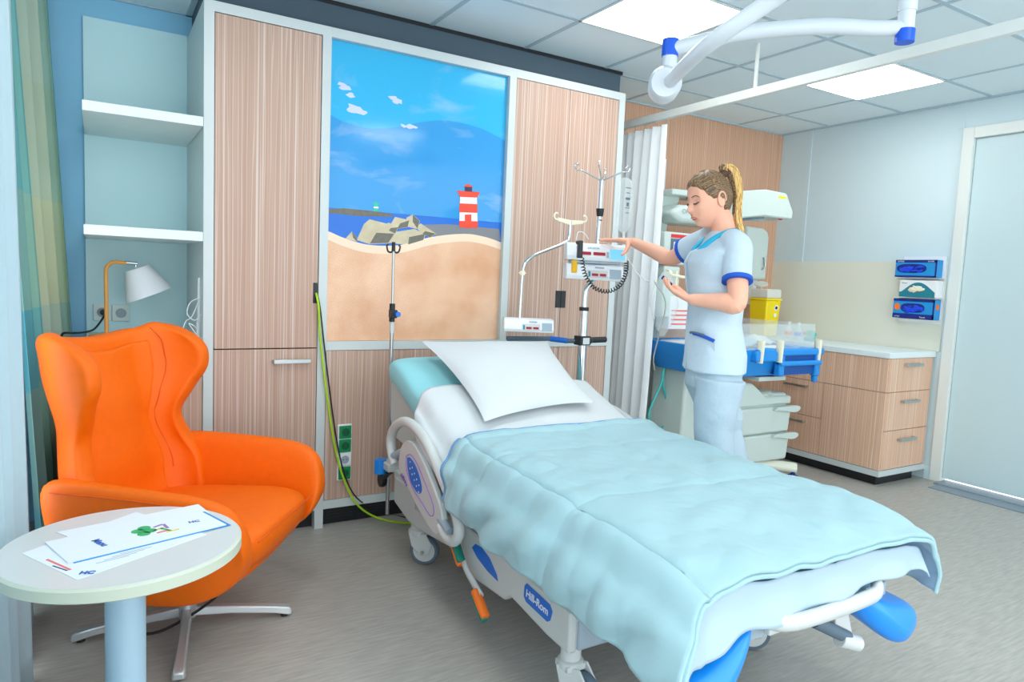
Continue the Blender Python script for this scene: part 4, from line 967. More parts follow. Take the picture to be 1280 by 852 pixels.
# base frame
bm = nb()
side = [(-0.42, 0.36), (-1.00, 0.37), (-1.30, 0.36), (-1.62, 0.345), (-1.84, 0.33), (-1.84, 0.20), (-1.72, 0.205), (-1.50, 0.235), (-1.46, 0.205), (-1.22, 0.19), (-1.02, 0.235), (-0.70, 0.20), (-0.60, 0.20), (-0.42, 0.24)]
prism(bm, [(0.735, y, z) for y, z in side], (0.03, 0, 0)); fl = obj('side_cover', bm, 'bedgrey', bed, bev=0.008)
bm = nb(); prism(bm, [(1.635, y, z) for y, z in side], (0.03, 0, 0)); obj('side_cover', bm, 'bedgrey', bed, bev=0.008)
bm = nb(); box(bm, (0.77, -0.62, 0.20), (1.63, -0.50, 0.30)); box(bm, (0.77, -1.84, 0.20), (1.63, -1.74, 0.30)); box(bm, (1.05, -1.8, 0.24), (1.35, -0.5, 0.34))
box(bm, (0.95, -1.35, 0.30), (1.45, -0.95, 0.42)); obj('chassis', bm, 'bedshade', bed, bev=0.01)
def caster(x, y, ang, hi, lab=None):
    """post, fork and wheel standing on the floor"""
    bm = nb(); cyl(bm, (x, y, 0.165), (x, y, hi), 0.032, seg=20); lathe(bm, [(0.034, 0.165), (0.040, 0.16), (0.040, 0.140), (0.0, 0.138)], (x, y, 0)); p = obj('caster_post', bm, 'bedgrey', bed)
    d = V(math.cos(ang), math.sin(ang), 0); n = V(-d.y, d.x, 0); c = V(x, y, 0.066) + d * 0.035
    bm = nb()
    for s in (-1, 1):
        a = V(x, y, 0)
        prism(bm, [a + n * (s * 0.034) + d * q + V(0, 0, z) for q, z in ((-0.035, 0.15), (0.045, 0.15), (0.075, 0.10), (0.06, 0.055), (0.02, 0.05), (-0.02, 0.09))], n * (0.008 * -s))
    box(bm, V(x, y, 0) + V(-0.034, -0.034, 0.135), V(x, y, 0) + V(0.034, 0.034, 0.155)); obj('caster_fork', bm, 'bedgrey', p, bev=0.003)
    bm = nb(); lathe(bm, [(0.0, -0.018), (0.050, -0.018), (0.052, -0.014), (0.052, 0.014), (0.050, 0.018), (0, 0.018)], c, n, 32); obj('wheel', bm, 'bedgrey', p)
    bm = nb(); lathe(bm, [(0.0515, -0.0165), (0.0625, -0.0165), (0.0655, -0.012), (0.0655, 0.012), (0.0625, 0.0165), (0.0515, 0.0165)], c, n, 36); obj('tyre', bm, 'rubber', p)
    bm = nb(); cyl(bm, c - n * 0.045, c + n * 0.045, 0.008, seg=12); obj('axle', bm, 'steel', p)
caster(0.785, -0.60, math.radians(-40), 0.24); caster(0.775, -1.80, math.radians(-60), 0.345)
caster(1.60, -0.60, math.radians(30), 0.24); caster(1.555, -1.80, math.radians(-35), 0.345)
# side rails
def siderail(x, s, lean=0.0):
    bm = nb(); path = [(-0.60, 0.47), (-0.555, 0.52), (-0.545, 0.58), (-0.60, 0.645), (-0.73, 0.688), (-0.91, 0.655), (-1.09, 0.54), (-1.205, 0.448), (-1.240, 0.385), (-1.20, 0.335), (-1.13, 0.335), (-1.09, 0.36)]
    tube(bm, [(x, y, z) for y, z in path], 0.021, seg=14); r = obj('side_rail', bm, 'bedgrey', bed)
    bm = nb(); prism(bm, [(x - 0.012, y, z) for y, z in catmull([V(-0.665, 0.50, 0), V(-0.69, 0.575, 0), V(-0.76, 0.618, 0), V(-0.86, 0.605, 0), V(-1.0, 0.515, 0), V(-1.10, 0.43, 0), V(-1.115, 0.36, 0), V(-1.06, 0.312, 0), V(-0.92, 0.35, 0), V(-0.75, 0.43, 0), V(-0.67, 0.475, 0)], 4) for y, z in [(y, z)]] if False else [(x - 0.012, p.x, p.y) for p in catmull([V(-0.665, 0.50, 0), V(-0.69, 0.575, 0), V(-0.76, 0.618, 0), V(-0.86, 0.605, 0), V(-1.0, 0.515, 0), V(-1.10, 0.43, 0), V(-1.115, 0.36, 0), V(-1.06, 0.312, 0), V(-0.92, 0.35, 0), V(-0.75, 0.43, 0), V(-0.67, 0.475, 0)], 4)], (0.026, 0, 0))
    p = obj('rail_panel', bm, 'bedgrey', r, bev=0.006, seg=3)
    bm = nb(); cyl(bm, (x, -0.57, 0.50), (x + 0.005, -0.69, 0.555), 0.017); obj('rail_bracket', bm, 'bedshade', r)
    bm = nb(); cyl(bm, (x, -1.17, 0.36), (x, -1.08, 0.385), 0.017); obj('rail_bracket', bm, 'bedshade', r)
    bm = nb(); box(bm, (x + 0.012 * s, -0.90, 0.33), (x + 0.10 * s, -0.80, 0.44)); obj('rail_hinge', bm, 'bedshade', r, bev=0.004)
    return p
rp = siderail(0.665, 1)
ovc = [(-0.765, 0.545), (-0.80, 0.552), (-0.85, 0.535), (-0.90, 0.498), (-0.925, 0.458), (-0.91, 0.432), (-0.87, 0.430), (-0.81, 0.455), (-0.775, 0.50)]
P_ = [V(0.6525, y, z) for y, z in ovc]
bm = nb(); prism(bm, catmull(P_ + [P_[0]], 5)[:-1], (-0.0012, 0, 0)); obj('control_pad', bm, 'badge', rp, flat=True)
bm = nb(); tube(bm, [(0.652, y, z) for y, z in [(-0.755, 0.55), (-0.80, 0.566), (-0.86, 0.550), (-0.94, 0.50), (-1.03, 0.43), (-1.045, 0.392), (-1.01, 0.375), (-0.93, 0.40), (-0.83, 0.435), (-0.765, 0.49), (-0.755, 0.55)]], 0.0016, seg=6); obj('violet_outline', bm, 'violet', rp)
bm = nb()
for k in range(10):
    y = -0.80 - 0.022 * (k // 2) * 1.1; z = 0.535 - 0.018 * (k // 2) - 0.028 * (k % 2); box(bm, (0.6505, y - 0.003, z - 0.003), (0.6515, y + 0.003, z + 0.003))
obj('control_dots', bm, 'whitep', rp)
textm('rail_text', 'Affinity', 0.026, (0.652, -0.705, 0.452), (0, -0.90, -0.42), (0, -0.42, 0.90), 'violet', rp, bold=0.0008)
siderail(1.735, -1)
# badge, brake pedal
P_ = [V(0.7345, y, z) for y, z in [(-1.215, 0.305), (-1.24, 0.328), (-1.29, 0.333), (-1.35, 0.315), (-1.405, 0.275), (-1.415, 0.255), (-1.34, 0.262), (-1.26, 0.282)]]
bm = nb(); prism(bm, P_, (-0.0012, 0, 0)); obj('pedal_badge', bm, 'badge', fl, flat=True)
bm = nb(); prism(bm, [(0.7345, y, z) for y, z in [(-1.60, 0.325), (-1.735, 0.312), (-1.75, 0.295), (-1.74, 0.262), (-1.725, 0.252), (-1.60, 0.262), (-1.585, 0.275), (-1.587, 0.312)]], (-0.0014, 0, 0)); bd = obj('name_badge', bm, 'badge', fl, flat=True)
textm('badge_text', 'Hill-Rom', 0.036, (0.733, -1.598, 0.282), (0, -1, -0.07), (0, -0.07, 1), 'whitep', fl, bold=0.0006)
bm = nb(); tube(bm, [(0.715, -1.15, 0.30), (0.705, -1.20, 0.262), (0.70, -1.245, 0.235), (0.70, -1.30, 0.21), (0.70, -1.36, 0.185)], 0.010, seg=10, flat=1.6); bk = obj('brake_lever', bm, 'bedgrey', bed)
for (a, b, m_, o_) in (((0.695, -1.135, 0.325), (0.690, -1.215, 0.262), 'lever_green', 'lever_orange'), ((0.690, -1.335, 0.195), (0.685, -1.42, 0.142), 'lever_orange', 'lever_green')):
    a, b = V(a), V(b)
    bm = nb(); tube(bm, [a.lerp(b, -0.04), a, a.lerp(b, 0.5), b, a.lerp(b, 1.04)], [0.006, 0.017, 0.018, 0.017, 0.006], seg=14, flat=0.8); obj('pedal_grip', bm, m_, bk)['label'] = m_.split('_')[1] + ' top of the foot pedal'
    bm = nb(); dd = V(0, 0.006, -0.016); tube(bm, [a.lerp(b, -0.04) + dd, a + dd, a.lerp(b, 0.5) + dd, b + dd, a.lerp(b, 1.04) + dd], [0.006, 0.015, 0.016, 0.015, 0.006], seg=14, flat=0.8); obj('pedal_underside', bm, o_, bk)
# head-end wall bumpers
for x in (0.765, 1.60):
    s = 1 if x > 1.2 else -1
    bm = nb(); box(bm, (x - 0.03, -0.34, 0.355), (x + 0.05, -0.22, 0.395)); box(bm, (min(x, BX), -0.40, 0.33), (max(x, BX), -0.34, 0.37)); br = obj('bumper_bracket', bm, 'bedgrey', bed, bev=0.006)
    bm = nb(); cyl(bm, (x - 0.035, -0.245, 0.330), (x - 0.035, -0.245, 0.400), 0.030, seg=24); obj('bumper_roller', bm, 'bedblue', br)['label'] = 'blue roller bumper'
    bm = nb(); lathe(bm, [(0, -0.012), (0.035, -0.012), (0.038, 0), (0.035, 0.012), (0, 0.012)], (x + 0.0, -0.18, 0.275), (1, 0, 0), 24); cyl(bm, (x, -0.18, 0.275), (x, -0.30, 0.35), 0.012); obj('bumper_wheel', bm, 'black', br)
# foot end: handle bar, calf supports, grips
bm = nb(); tube(bm, [(1.00, -2.30, 0.47), (1.06, -2.335, 0.458), (1.20, -2.34, 0.452), (1.42, -2.335, 0.452), (1.475, -2.325, 0.462), (1.50, -2.30, 0.480)], 0.017, seg=14, flat=1.4); obj('foot_handle', bm, 'bedgrey', bed)
bm = nb(); prism(bm, [(1.02, -2.315, 0.42), (1.46, -2.315, 0.43), (1.46, -2.315, 0.455), (1.02, -2.315, 0.46)], (0, 0.02, 0)); obj('foot_panel', bm, 'bedgrey', bed, bev=0.004)
def calf(x, s):
    bm = nb(); R = []
    # shell: lofted spoon, from hinge to rounded tip
    for k in range(17):
        t_ = k / 16; y = -2.12 - 0.24 * t_; cz = 0.415 - 0.06 * t_ - 0.04 * t_ * t_; cx = x + s * (0.02 + 0.13 * t_)
        w = 0.080 + 0.080 * math.sin(PI * min(1, t_ * 0.75)) ; w *= math.sqrt(max(0.02, 1 - max(0, (t_ - 0.72) / 0.28) ** 2)); h = 0.034 + 0.03 * t_
        h *= math.sqrt(max(0.05, 1 - max(0, (t_ - 0.8) / 0.2) ** 2))
        ring_ = []
        for q in range(20):
            a = 2 * PI * q / 20; c, s_ = math.cos(a), math.sin(a)
            ring_.append(V(cx + w * c, y, cz + h * s_ + 0.30 * w * c * c - 0.35 * s * w * c))
        R.append(ring_)
    rings(bm, R); o = obj('calf_support', bm, 'bedblue', bed, sub=1); o['label'] = 'bright blue calf support'
    bm = nb(); cyl(bm, (x, -2.05, 0.40), (x + s * 0.03, -2.16, 0.395), 0.022); box(bm, (x - 0.02, -2.14, 0.37), (x + 0.02, -2.05, 0.41)); obj('support_hinge', bm, 'rubber', o)
calf(1.44, 1); calf(0.93, -1)
for x, s in ((1.36, -1),):
    bm = nb(); cyl(bm, (x + 0.045 * -s, -2.29, 0.315), (x + 0.09 * s, -2.27, 0.385), 0.019); g = obj('hand_grip', bm, 'rubber', bed)
    bm = nb(); prism(bm, [(x + 0.02, -2.265, 0.44), (x + 0.055, -2.265, 0.44), (x + 0.075, -2.29, 0.31), (x + 0.02, -2.29, 0.30), (x - 0.0, -2.28, 0.33)], (0, 0.025, 0)); cyl(bm, (x + 0.015 , -2.285, 0.315), (x + 0.085, -2.30, 0.290), 0.024); obj('grip_bracket', bm, 'bedgrey', g, bev=0.003)

# ----------------------------------------------------------------- bedding
def drape_fn(ya, yb, hw, off, dl, dr, wr=1.0, seed=0.0, puff=0.0, seams=(), flare=0.03, inset_l=0.0):
    ctrl_l = [(-(hw + flare), -dl), (-(hw + flare * 0.9), -dl * 0.55), (-(hw + 0.008), -0.075), (-(hw - 0.03), -0.018), (-(hw - 0.12), 0.0)]
    ctrl_r = [((hw - 0.12), 0.0), ((hw - 0.03), -0.018), ((hw + 0.008), -0.075), ((hw + flare * 0.9), -dr * 0.55), ((hw + flare), -dr)]
    mid = [(x * (hw - 0.12) / 3, 0.0) for x in (-2, -1, 0, 1, 2)]
    cs = catmull([V(a, b, 0) for a, b in ctrl_l + mid + ctrl_r], 8); n = len(cs) - 1
    def fn(u, v):
        y = ya + (yb - ya) * v; s = u * n; k = min(int(s), n - 1); c = cs[k].lerp(cs[k + 1], s - k)
        x, dz = c.x, c.y; N = nrm(y)
        side_ = max(0.0, min(1.0, (-dz - 0.02) / 0.12))
        q = V(x * 3.2, y * 3.2, seed)
        a = noise.noise(q) * 0.010 + noise.noise(q * 2.3 + V(4, 1, 0)) * 0.006 * wr + noise.noise(V(x * 5 + y * 4, y * 9 - x * 6, seed)) * 0.007 * wr + abs(noise.noise(V(x * 7 - y * 5, y * 7, seed + 5))) * 0.008 * wr + abs(noise.noise(V(x * 17 + y * 8, y * 15, seed + 9))) * 0.0035 * wr
        g = 0
        for (kind, pos) in seams:
            dd = (x - pos) if kind == 'x' else (y - pos + 0.02 * math.sin(x * 5))
            g += (1.0 if (kind == 'x' and pos < 0) else 0.45) * math.exp(-(dd / 0.010) ** 2)
        pf = puff * (1 - g) - g * 0.002
        a = a * (1 - 0.6 * min(1, g)) + pf
        hang = side_ * (0.022 * noise.noise(V(y * 4.0 + dz * 7, dz * 3, seed + 2)) + 0.012 * noise.noise(V(y * 12.0 + dz * 20, dz * 4, seed + 6)) + 0.006 * math.sin(y * 34 + 4 * noise.noise(V(y * 2, 0, seed)) + dz * 14)) * wr
        sgn = 1 if x > 0 else -1
        p = V(BX + x, y, zt(y)) + N * (off) + V(0, 0, dz)
        p += N * a * (1 - side_) + V(sgn * (a * side_ + hang), 0, 0)
        return p
    return fn
# white sheet folded back over the duvet
bm = nb(); f0 = drape_fn(-0.665, -1.20, 0.475, 0.020, 0.19, 0.20, wr=0.35, seed=3.0, puff=0.004, flare=0.035)
def fs(u, v):
    e = (0.5 - abs(u - 0.5)) * 2      # 0 at hems
    yy = v
    p = f0(u, yy)
    if u < 0.25: p.y += -0.10 * (0.25 - u) * 4 * (1 - v) + 0.0
    return p
grid(bm, fs, 96, 40); o = obj('top_sheet', bm, 'cloth_white', None, solid=0.010, sub=0); tag(o, 'white sheet folded back across the bed below the pillow', 'sheet')
# duvet
SE = [('x', -0.455), ('x', 0.08), ('y', -1.36), ('y', -1.85)]
bm = nb(); f1 = drape_fn(-1.10, -2.37, 0.505, 0.038, 0.215, 0.215, wr=1.35, seed=11.0, puff=0.009, seams=SE, flare=0.045)
def fd(u, v):
    p = f1(u, v)
    le = max(0, (0.22 - u) / 0.22); re = max(0, (u - 0.80) / 0.20)
    if v < 0.2:                                    # curved fold line: the left side starts nearer the foot
        p.y -= (0.2 - v) / 0.2 * (0.06 * le + 0.0)
    if v < 0.04: p.z += 0.012 * math.sin(PI * v / 0.04)
    if v > 0.9:
        w = (v - 0.9) / 0.1; p.z -= 0.020 * w * w * (1 - max(le, re)); p.y -= (0.06 * le + 0.03 * re) * w; p.x += -0.03 * le * w - 0.02 * re * w; p.z += 0.01 * re * w; p.y += 0.05 * re * w
        p.y += 0.035 * w * math.sin(PI * u) 
    return p
grid(bm, fd, 170, 150)
dv = obj('duvet', bm, 'lining', None, solid=0.014, offs=-1, recalc=False); dv.data.materials.append(M['duvet']); dv.modifiers['Solidify'].material_offset = 1; dv.modifiers['Solidify'].material_offset_rim = 1; tag(dv, 'quilted pale aqua duvet spread over the bed down to the foot', 'duvet')
bm = nb(); tube(bm, [fd(u / 60, 0.0) + V(0, 0.016, 0.005) for u in range(0, 61)], 0.012, seg=8, n=1, smooth=False); obj('edge_piping', bm, 'piping', dv)
bm = nb(); tube(bm, [fd(u / 60, 1.0) + V(0, -0.002, -0.004) for u in range(0, 61)], 0.0065, seg=8, n=1, smooth=False); obj('foot_hem', bm, 'duvet', dv)
bm = nb(); tube(bm, [fd(0.0, v / 60) + V(-0.002, 0, 0) for v in range(0, 61)], 0.0065, seg=8, n=1, smooth=False); obj('side_hem', bm, 'duvet', dv)
# lining hanging below the foot hem
bm = nb()
def ff(u, v):
    uu = 0.17 + 0.66 * u; p = f1(uu, 0.955); q = fd(uu, 0.98)
    y = q.y + 0.012 - 0.022 * v + 0.010 * math.sin(u * 30) * v; zd = 0.02 + (0.145 - 0.085 * u + 0.012 * noise.noise(V(u * 5, 0, 1))) * v
    return V(q.x, y, q.z - 0.022 - zd)
grid(bm, ff, 70, 12); o = obj('under_blanket', bm, 'lining', None, solid=0.006); tag(o, 'pale blue under-blanket hanging below the duvet at the foot of the bed', 'blanket')
# pillow
c00, c10, c11, c01 = V(0.878, -1.015, 0.728), V(1.496, -0.945, 0.757), V(1.600, -0.372, 0.985), V(0.874, -0.351, 0.992)
PN = (c10 - c00).cross(c01 - c00).normalized()
def pil(u, v, side):
    p = (c00 * (1 - u) * (1 - v) + c10 * u * (1 - v) + c11 * u * v + c01 * (1 - u) * v)
    e = (4 * u * (1 - u)) ** 0.55 * (4 * v * (1 - v)) ** 0.55
    c = (c00 + c10 + c11 + c01) / 4
    pinch = 0.035 * ((2 * u - 1) ** 2 * (1 - (2 * v - 1) ** 4) + (2 * v - 1) ** 2 * (1 - (2 * u - 1) ** 4)) * (1 if True else 0)
    d = (c - p); d = d.normalized() if d.length > 1e-5 else V(0, 0, 0)
    h = 0.066 * e + 0.012 * noise.noise(V(u * 4, v * 4, 2)) * e + e * 0.007 * abs(noise.noise(V(u * 11 + v * 5, v * 9, 7))) + e * 0.010 * math.exp(-((v - 0.15) / 0.06) ** 2) * noise.noise(V(u * 7, 1, 4))
    if side < 0: h = -0.022 * e
    return p + PN * h + d * pinch + PN * 0.006
bm = nb(); grid(bm, lambda u, v: pil(u, v, 1), 40, 40); grid(bm, lambda u, v: pil(u, v, -1), 40, 40); bmesh.ops.remove_doubles(bm, verts=bm.verts, dist=0.0004)
o = obj('pillow', bm, 'cloth_white', None, ang=80); tag(o, 'flat white pillow leaning on the raised head of the bed', 'pillow')

# ================================================================= INFUSION STANDS
# slim pole at the bed's left head corner
t = thing('slim_drip_pole', (0.79, -0.20, 0.37), 'slim steel drip pole with dark double hook at the left head corner of the bed', 'drip pole')
bm = nb(); cyl(bm, (0.790, -0.20, 0.10), (0.787, -0.20, 1.14), 0.0095); obj('lower_tube', bm, 'steel', t)
bm = nb(); cyl(bm, (0.787, -0.20, 1.10), (0.785, -0.20, 1.44), 0.0065); obj('upper_tube', bm, 'steel', t)
bm = nb(); cyl(bm, (0.787, -0.20, 1.075), (0.787, -0.20, 1.165), 0.014); box(bm, (0.772, -0.235, 1.095), (0.802, -0.19, 1.135)); cl = obj('clamp', bm, 'black', t, bev=0.003)
bm = nb(); cyl(bm, (0.797, -0.236, 1.115), (0.797, -0.258, 1.115), 0.013); obj('knob', bm, 'badge', cl)
bm = nb(); cyl(bm, (0.787, -0.20, 1.02), (0.787, -0.20, 1.07), 0.0115); obj('collar', bm, 'bedgrey', t)
bm = nb(); cyl(bm, (0.785, -0.20, 1.42), (0.785, -0.20, 1.465), 0.009)
for s in (-1, 1): tube(bm, [(0.785, -0.20, 1.43), (0.785 + s * 0.012, -0.20, 1.415), (0.785 + s * 0.028, -0.20, 1.42), (0.785 + s * 0.034, -0.20, 1.445), (0.785 + s * 0.026, -0.20, 1.452)], 0.0045, seg=8)
obj('double_hook', bm, 'black', t)

# main stand right of the bed
PX, PY = 1.812, -0.40
t = thing('infusion_stand', (PX, PY, 0), 'chrome infusion stand with bent pole and four hooks, between the bed and the cubicle curtain', 'infusion stand')
bm = nb(); cyl(bm, (PX, PY, 0.09), (PX, PY, 1.165), 0.024, seg=24); obj('column', bm, 'chrome', t)
bm = nb(); cyl(bm, (PX, PY, 1.155), (PX, PY, 1.175), 0.027, seg=24); obj('collar', bm, 'black', t)
bm = nb(); tube(bm, [(PX, PY, 1.16), (PX, PY, 1.22), (1.821, -0.400, 1.278), (1.867, -0.400, 1.328), (1.885, -0.400, 1.389), (1.880, -0.400, 1.541), (1.885, -0.400, 1.705), (1.885, -0.400, 1.863)], [0.017, 0.016, 0.015, 0.014, 0.013, 0.012, 0.0115, 0.011], seg=16); obj('pole', bm, 'chrome', t)
bm = nb(); a = V((1.886, -0.400, 1.688)); lathe(bm, [(0.014, -0.02), (0.018, -0.015), (0.021, 0.012), (0.022, 0.022), (0.0, 0.022)], a); obj('pole_lock', bm, 'black', t)
bm = nb(); a = V((1.886, -0.400, 1.645)); cyl(bm, a, a + V(0, 0, 0.006), 0.0135); obj('pole_ring', bm, 'black', t)
top = V((1.885, -0.400, 1.859))
bm = nb()
for d_ in (V(-0.86, 0.5, 0), V(-0.62, -0.6, 0), V(0.86, -0.5, 0), V(0.62, 0.6, 0)):
    tube(bm, [top, top + d_ * 0.05 + V(0, 0, 0.022), top + d_ * 0.11 + V(0, 0, 0.05), top + d_ * 0.135 + V(0, 0, 0.052), top + d_ * 0.15 + V(0, 0, 0.07), top + d_ * 0.14 + V(0, 0, 0.085), top + d_ * 0.125 + V(0, 0, 0.075)], 0.0045, seg=8)
obj('hook_head', bm, 'chrome', t)
bm = nb(); tube(bm, [(1.429, -0.240, 0.991), (1.707, -0.260, 0.990), (PX - 0.05, -0.34, 0.985), (PX, PY, 0.99)], 0.013, seg=14, smooth=False); obj('left_bar', bm, 'rubber', t)
bm = nb(); cyl(bm, (1.696, -0.260, 0.990), (PX - 0.055, -0.335, 0.985), 0.0155, seg=14); obj('bar_sleeve', bm, 'badge', t)
bm = nb(); cyl(bm, (1.851, -0.400, 0.994), (1.973, -0.400, 0.997), 0.0165, seg=14); a = V((1.856, -0.400, 0.994)); ell(bm, a, 0.023); box(bm, V(PX - 0.034, PY - 0.032, 0.968), V(PX + 0.034, PY + 0.032, 1.018)); obj('push_handle', bm, 'black', t, bev=0.003)
bxo('clamp_plate', (PX - 0.022, PY - 0.036, 0.975), (PX + 0.022, PY - 0.030, 1.010), 'steel', t)
for k in range(5):
    q = 2 * PI * k / 5 + 0.3; d_ = V(math.cos(q), math.sin(q), 0); R = []; n_ = V(-d_.y, d_.x, 0); b_ = V(PX, PY, 0)
    bm = nb()
    for r_, z0_, z1_ in ((0.02, 0.075, 0.115), (0.10, 0.065, 0.095), (0.185, 0.058, 0.078)): R.append([b_ + d_ * r_ + n_ * 0.018 + V(0, 0, z0_), b_ + d_ * r_ - n_ * 0.018 + V(0, 0, z0_), b_ + d_ * r_ - n_ * 0.018 + V(0, 0, z1_), b_ + d_ * r_ + n_ * 0.018 + V(0, 0, z1_)])
    rings(bm, R); l = obj('leg', bm, 'alu', t, bev=0.003)
    bm = nb(); c = b_ + d_ * 0.175 + V(0, 0, 0.03)
    lathe(bm, [(0, -0.01), (0.03, -0.01), (0.03, 0.01), (0, 0.01)], c, n_, 20); cyl(bm, c, c + V(0, 0, 0.035), 0.006); obj('caster', bm, 'black', l)
# left goose-neck pole
bm = nb(); tube(bm, [(1.482, -0.270, 1.075), (1.485, -0.270, 1.212), (1.489, -0.270, 1.328), (1.501, -0.270, 1.392), (1.549, -0.270, 1.437), (1.645, -0.270, 1.477), (1.744, -0.270, 1.518), (1.780, -0.270, 1.551), (1.785, -0.270, 1.643)], 0.0095, seg=12); gn = obj('goose_neck', bm, 'chrome', t)
a = V((1.488, -0.270, 1.345)); bm = nb(); cyl(bm, a + V(0, 0, -0.012), a + V(0, 0, 0.012), 0.014); box(bm, a + V(-0.02, -0.004, -0.003), a + V(0.022, 0.004, 0.003)); obj('neck_collar', bm, 'cream', gn)
a = V((1.785, -0.270, 1.643)); bm = nb(); prism(bm, [a + V(x_, -0.006, z_) for x_, z_ in [(-0.085, 0.012), (0.0, 0.004), (0.085, 0.008), (0.085, -0.01), (0.012, -0.022), (-0.012, -0.022), (-0.085, -0.008)]], (0, 0.012, 0))
for s in (-1, 1): tube(bm, [a + V(s * 0.08, 0, 0), a + V(s * 0.102, 0, 0.004), a + V(s * 0.110, 0, 0.022), a + V(s * 0.098, 0, 0.036), a + V(s * 0.085, 0, 0.032)], 0.005, seg=8)
obj('cream_hanger', bm, 'cream', gn, bev=0.002)
# pumps
def pump(x0, x1, z0, z1, yf, dep, lab, kind, slant=0.0):
    """box pump with sloped face towards the camera"""
    t = thing('infusion_pump', ((x0 + x1) / 2, yf + dep / 2, z0), lab, 'infusion pump')
    bm = nb(); h = z1 - z0
    prism(bm, [(x0, yf + 0.004, z0), (x0, yf - 0.004, z0 + 0.25 * h), (x0, yf + 0.016, z1 - 0.008), (x0, yf + 0.03, z1), (x0, yf + dep, z1), (x0, yf + dep, z0)], (x1 - x0, 0, slant)); obj('housing', bm, 'whitep', t, bev=0.004)
    N = V(0, -0.97, 0.16)
    def pt(u, v): return V(x0 + (x1 - x0) * u, yf - 0.0060 + 0.020 * max(0, (v - 0.25)) / 0.65 + 0.0, z0 + h * v + slant * u)
    def rect(name, u0, v0, u1, v1, m_): 
        bm = nb(); prism(bm, [pt(u0, v0), pt(u1, v0), pt(u1, v1), pt(u0, v1)], (0, -0.003, 0)); return obj(name, bm, m_, t, flat=True)
    if kind == 0:
        rect('red_display', 0.17, 0.32, 0.40, 0.50, 'displayred'); rect('red_display', 0.44, 0.32, 0.64, 0.50, 'displayred')
        rect('blue_screen', 0.72, 0.12, 0.97, 0.72, 'displayblue'); rect('button_column', 0.66, 0.2, 0.70, 0.55, 'bedshade')
        rect('mark', 0.16, 0.68, 0.20, 0.76, 'rubber')
        textm('pump_text', 'INFUSION', 0.014, pt(0.34, 0.66) + V(0, -0.0032, 0), (1, 0, 0), (0, 0.2, 1), 'teal', t)
    else:
        rect('panel', 0.36, 0.16, 0.72, 0.62, 'bedgrey'); 
        bm = nb()
        for u0, u1 in ((0.44, 0.55), (0.58, 0.69)): prism(bm, [pt(u0, 0.26) + V(0, -0.0032, 0), pt(u1, 0.26) + V(0, -0.0032, 0), pt(u1, 0.42) + V(0, -0.0032, 0), pt(u0, 0.42) + V(0, -0.0032, 0)], (0, -0.002, 0))
        obj('red_display', bm, 'displayred', t, flat=True)
        rect('keypad', 0.76, 0.14, 0.96, 0.72, 'bedshade'); rect('label_plate', 0.50, 0.74, 0.66, 0.84, 'bedshade')
        rect('side_buttons', 0.38, 0.22, 0.415, 0.55, 'teal')
    return t
def place_pump(w, z0, z1, c, lab, kind, sl=0.0, yaw=-0.47):
    t = pump(-w / 2, w / 2, 0.0, z1 - z0, -0.06, 0.12, lab, kind, sl)
    t.location = (c[0], c[1], z0); t.rotation_euler = (0, 0, yaw); return t
place_pump(0.315, 1.425, 1.515, (1.800, -0.485), "white infusion pump with blue screen under the nurse's hand, upper of the stacked two", 0, -0.004)
place_pump(0.300, 1.325, 1.408, (1.795, -0.485), 'white infusion pump with dark red displays, right below the pump the nurse touches', 1, -0.004)
place_pump(0.265, 1.034, 1.104, (1.520, -0.300), 'white infusion pump on the left arm of the stand, just above the pillow', 1)
bm = nb(); RZ = Matrix.Rotation(-0.47, 3, 'Z'); box(bm, (1.67, -0.53, 1.409), (1.93, -0.44, 1.423), RZ); box(bm, (1.83, -0.43, 1.33), (1.89, -0.39, 1.50)); obj('pump_rack', bm, 'bedshade', bpy.data.objects['infusion_stand'])
bm = nb(); box(bm, V((1.637, -0.566, 1.473)) + V(-0.012, -0.03, -0.042), V((1.637, -0.566, 1.473)) + V(0.012, 0.02, 0.045), RZ); cyl(bm, V((1.618, -0.575, 1.507)), V((1.594, -0.607, 1.505)), 0.009); o = obj('pump_clamp', bm, 'black', bpy.data.objects['infusion_stand'], bev=0.004)
a = V((1.615, -0.562, 1.387))
bm = nb(); box(bm, a + V(-0.012, -0.012, -0.032), a + V(0.012, 0.012, 0.032)); o = obj('yellow_clip', bm, 'yel2', None, bev=0.005); tag(o, 'small yellow clip hanging at the left of the stacked pumps', 'clip')
# coiled black cord
bm = nb(); pts = []
base_ = catmull([V((1.611, -0.625, 1.431)), V((1.611, -0.657, 1.352)), V((1.632, -0.700, 1.291)), V((1.690, -0.737, 1.270)), V((1.750, -0.759, 1.300)), V((1.791, -0.754, 1.361)), V((1.802, -0.742, 1.421))], 40)
for i, p in enumerate(base_):
    q = i * 0.80; tng = (base_[min(i + 1, len(base_) - 1)] - base_[max(i - 1, 0)]).normalized(); a_, b_ = frame_of(tng); pts.append(p + a_ * 0.0095 * math.cos(q) + b_ * 0.0095 * math.sin(q))
tube(bm, pts, 0.0028, seg=6, smooth=False); o = obj('coiled_cord', bm, 'black'); tag(o, 'coiled black cord looping below the stacked infusion pumps', 'cord')
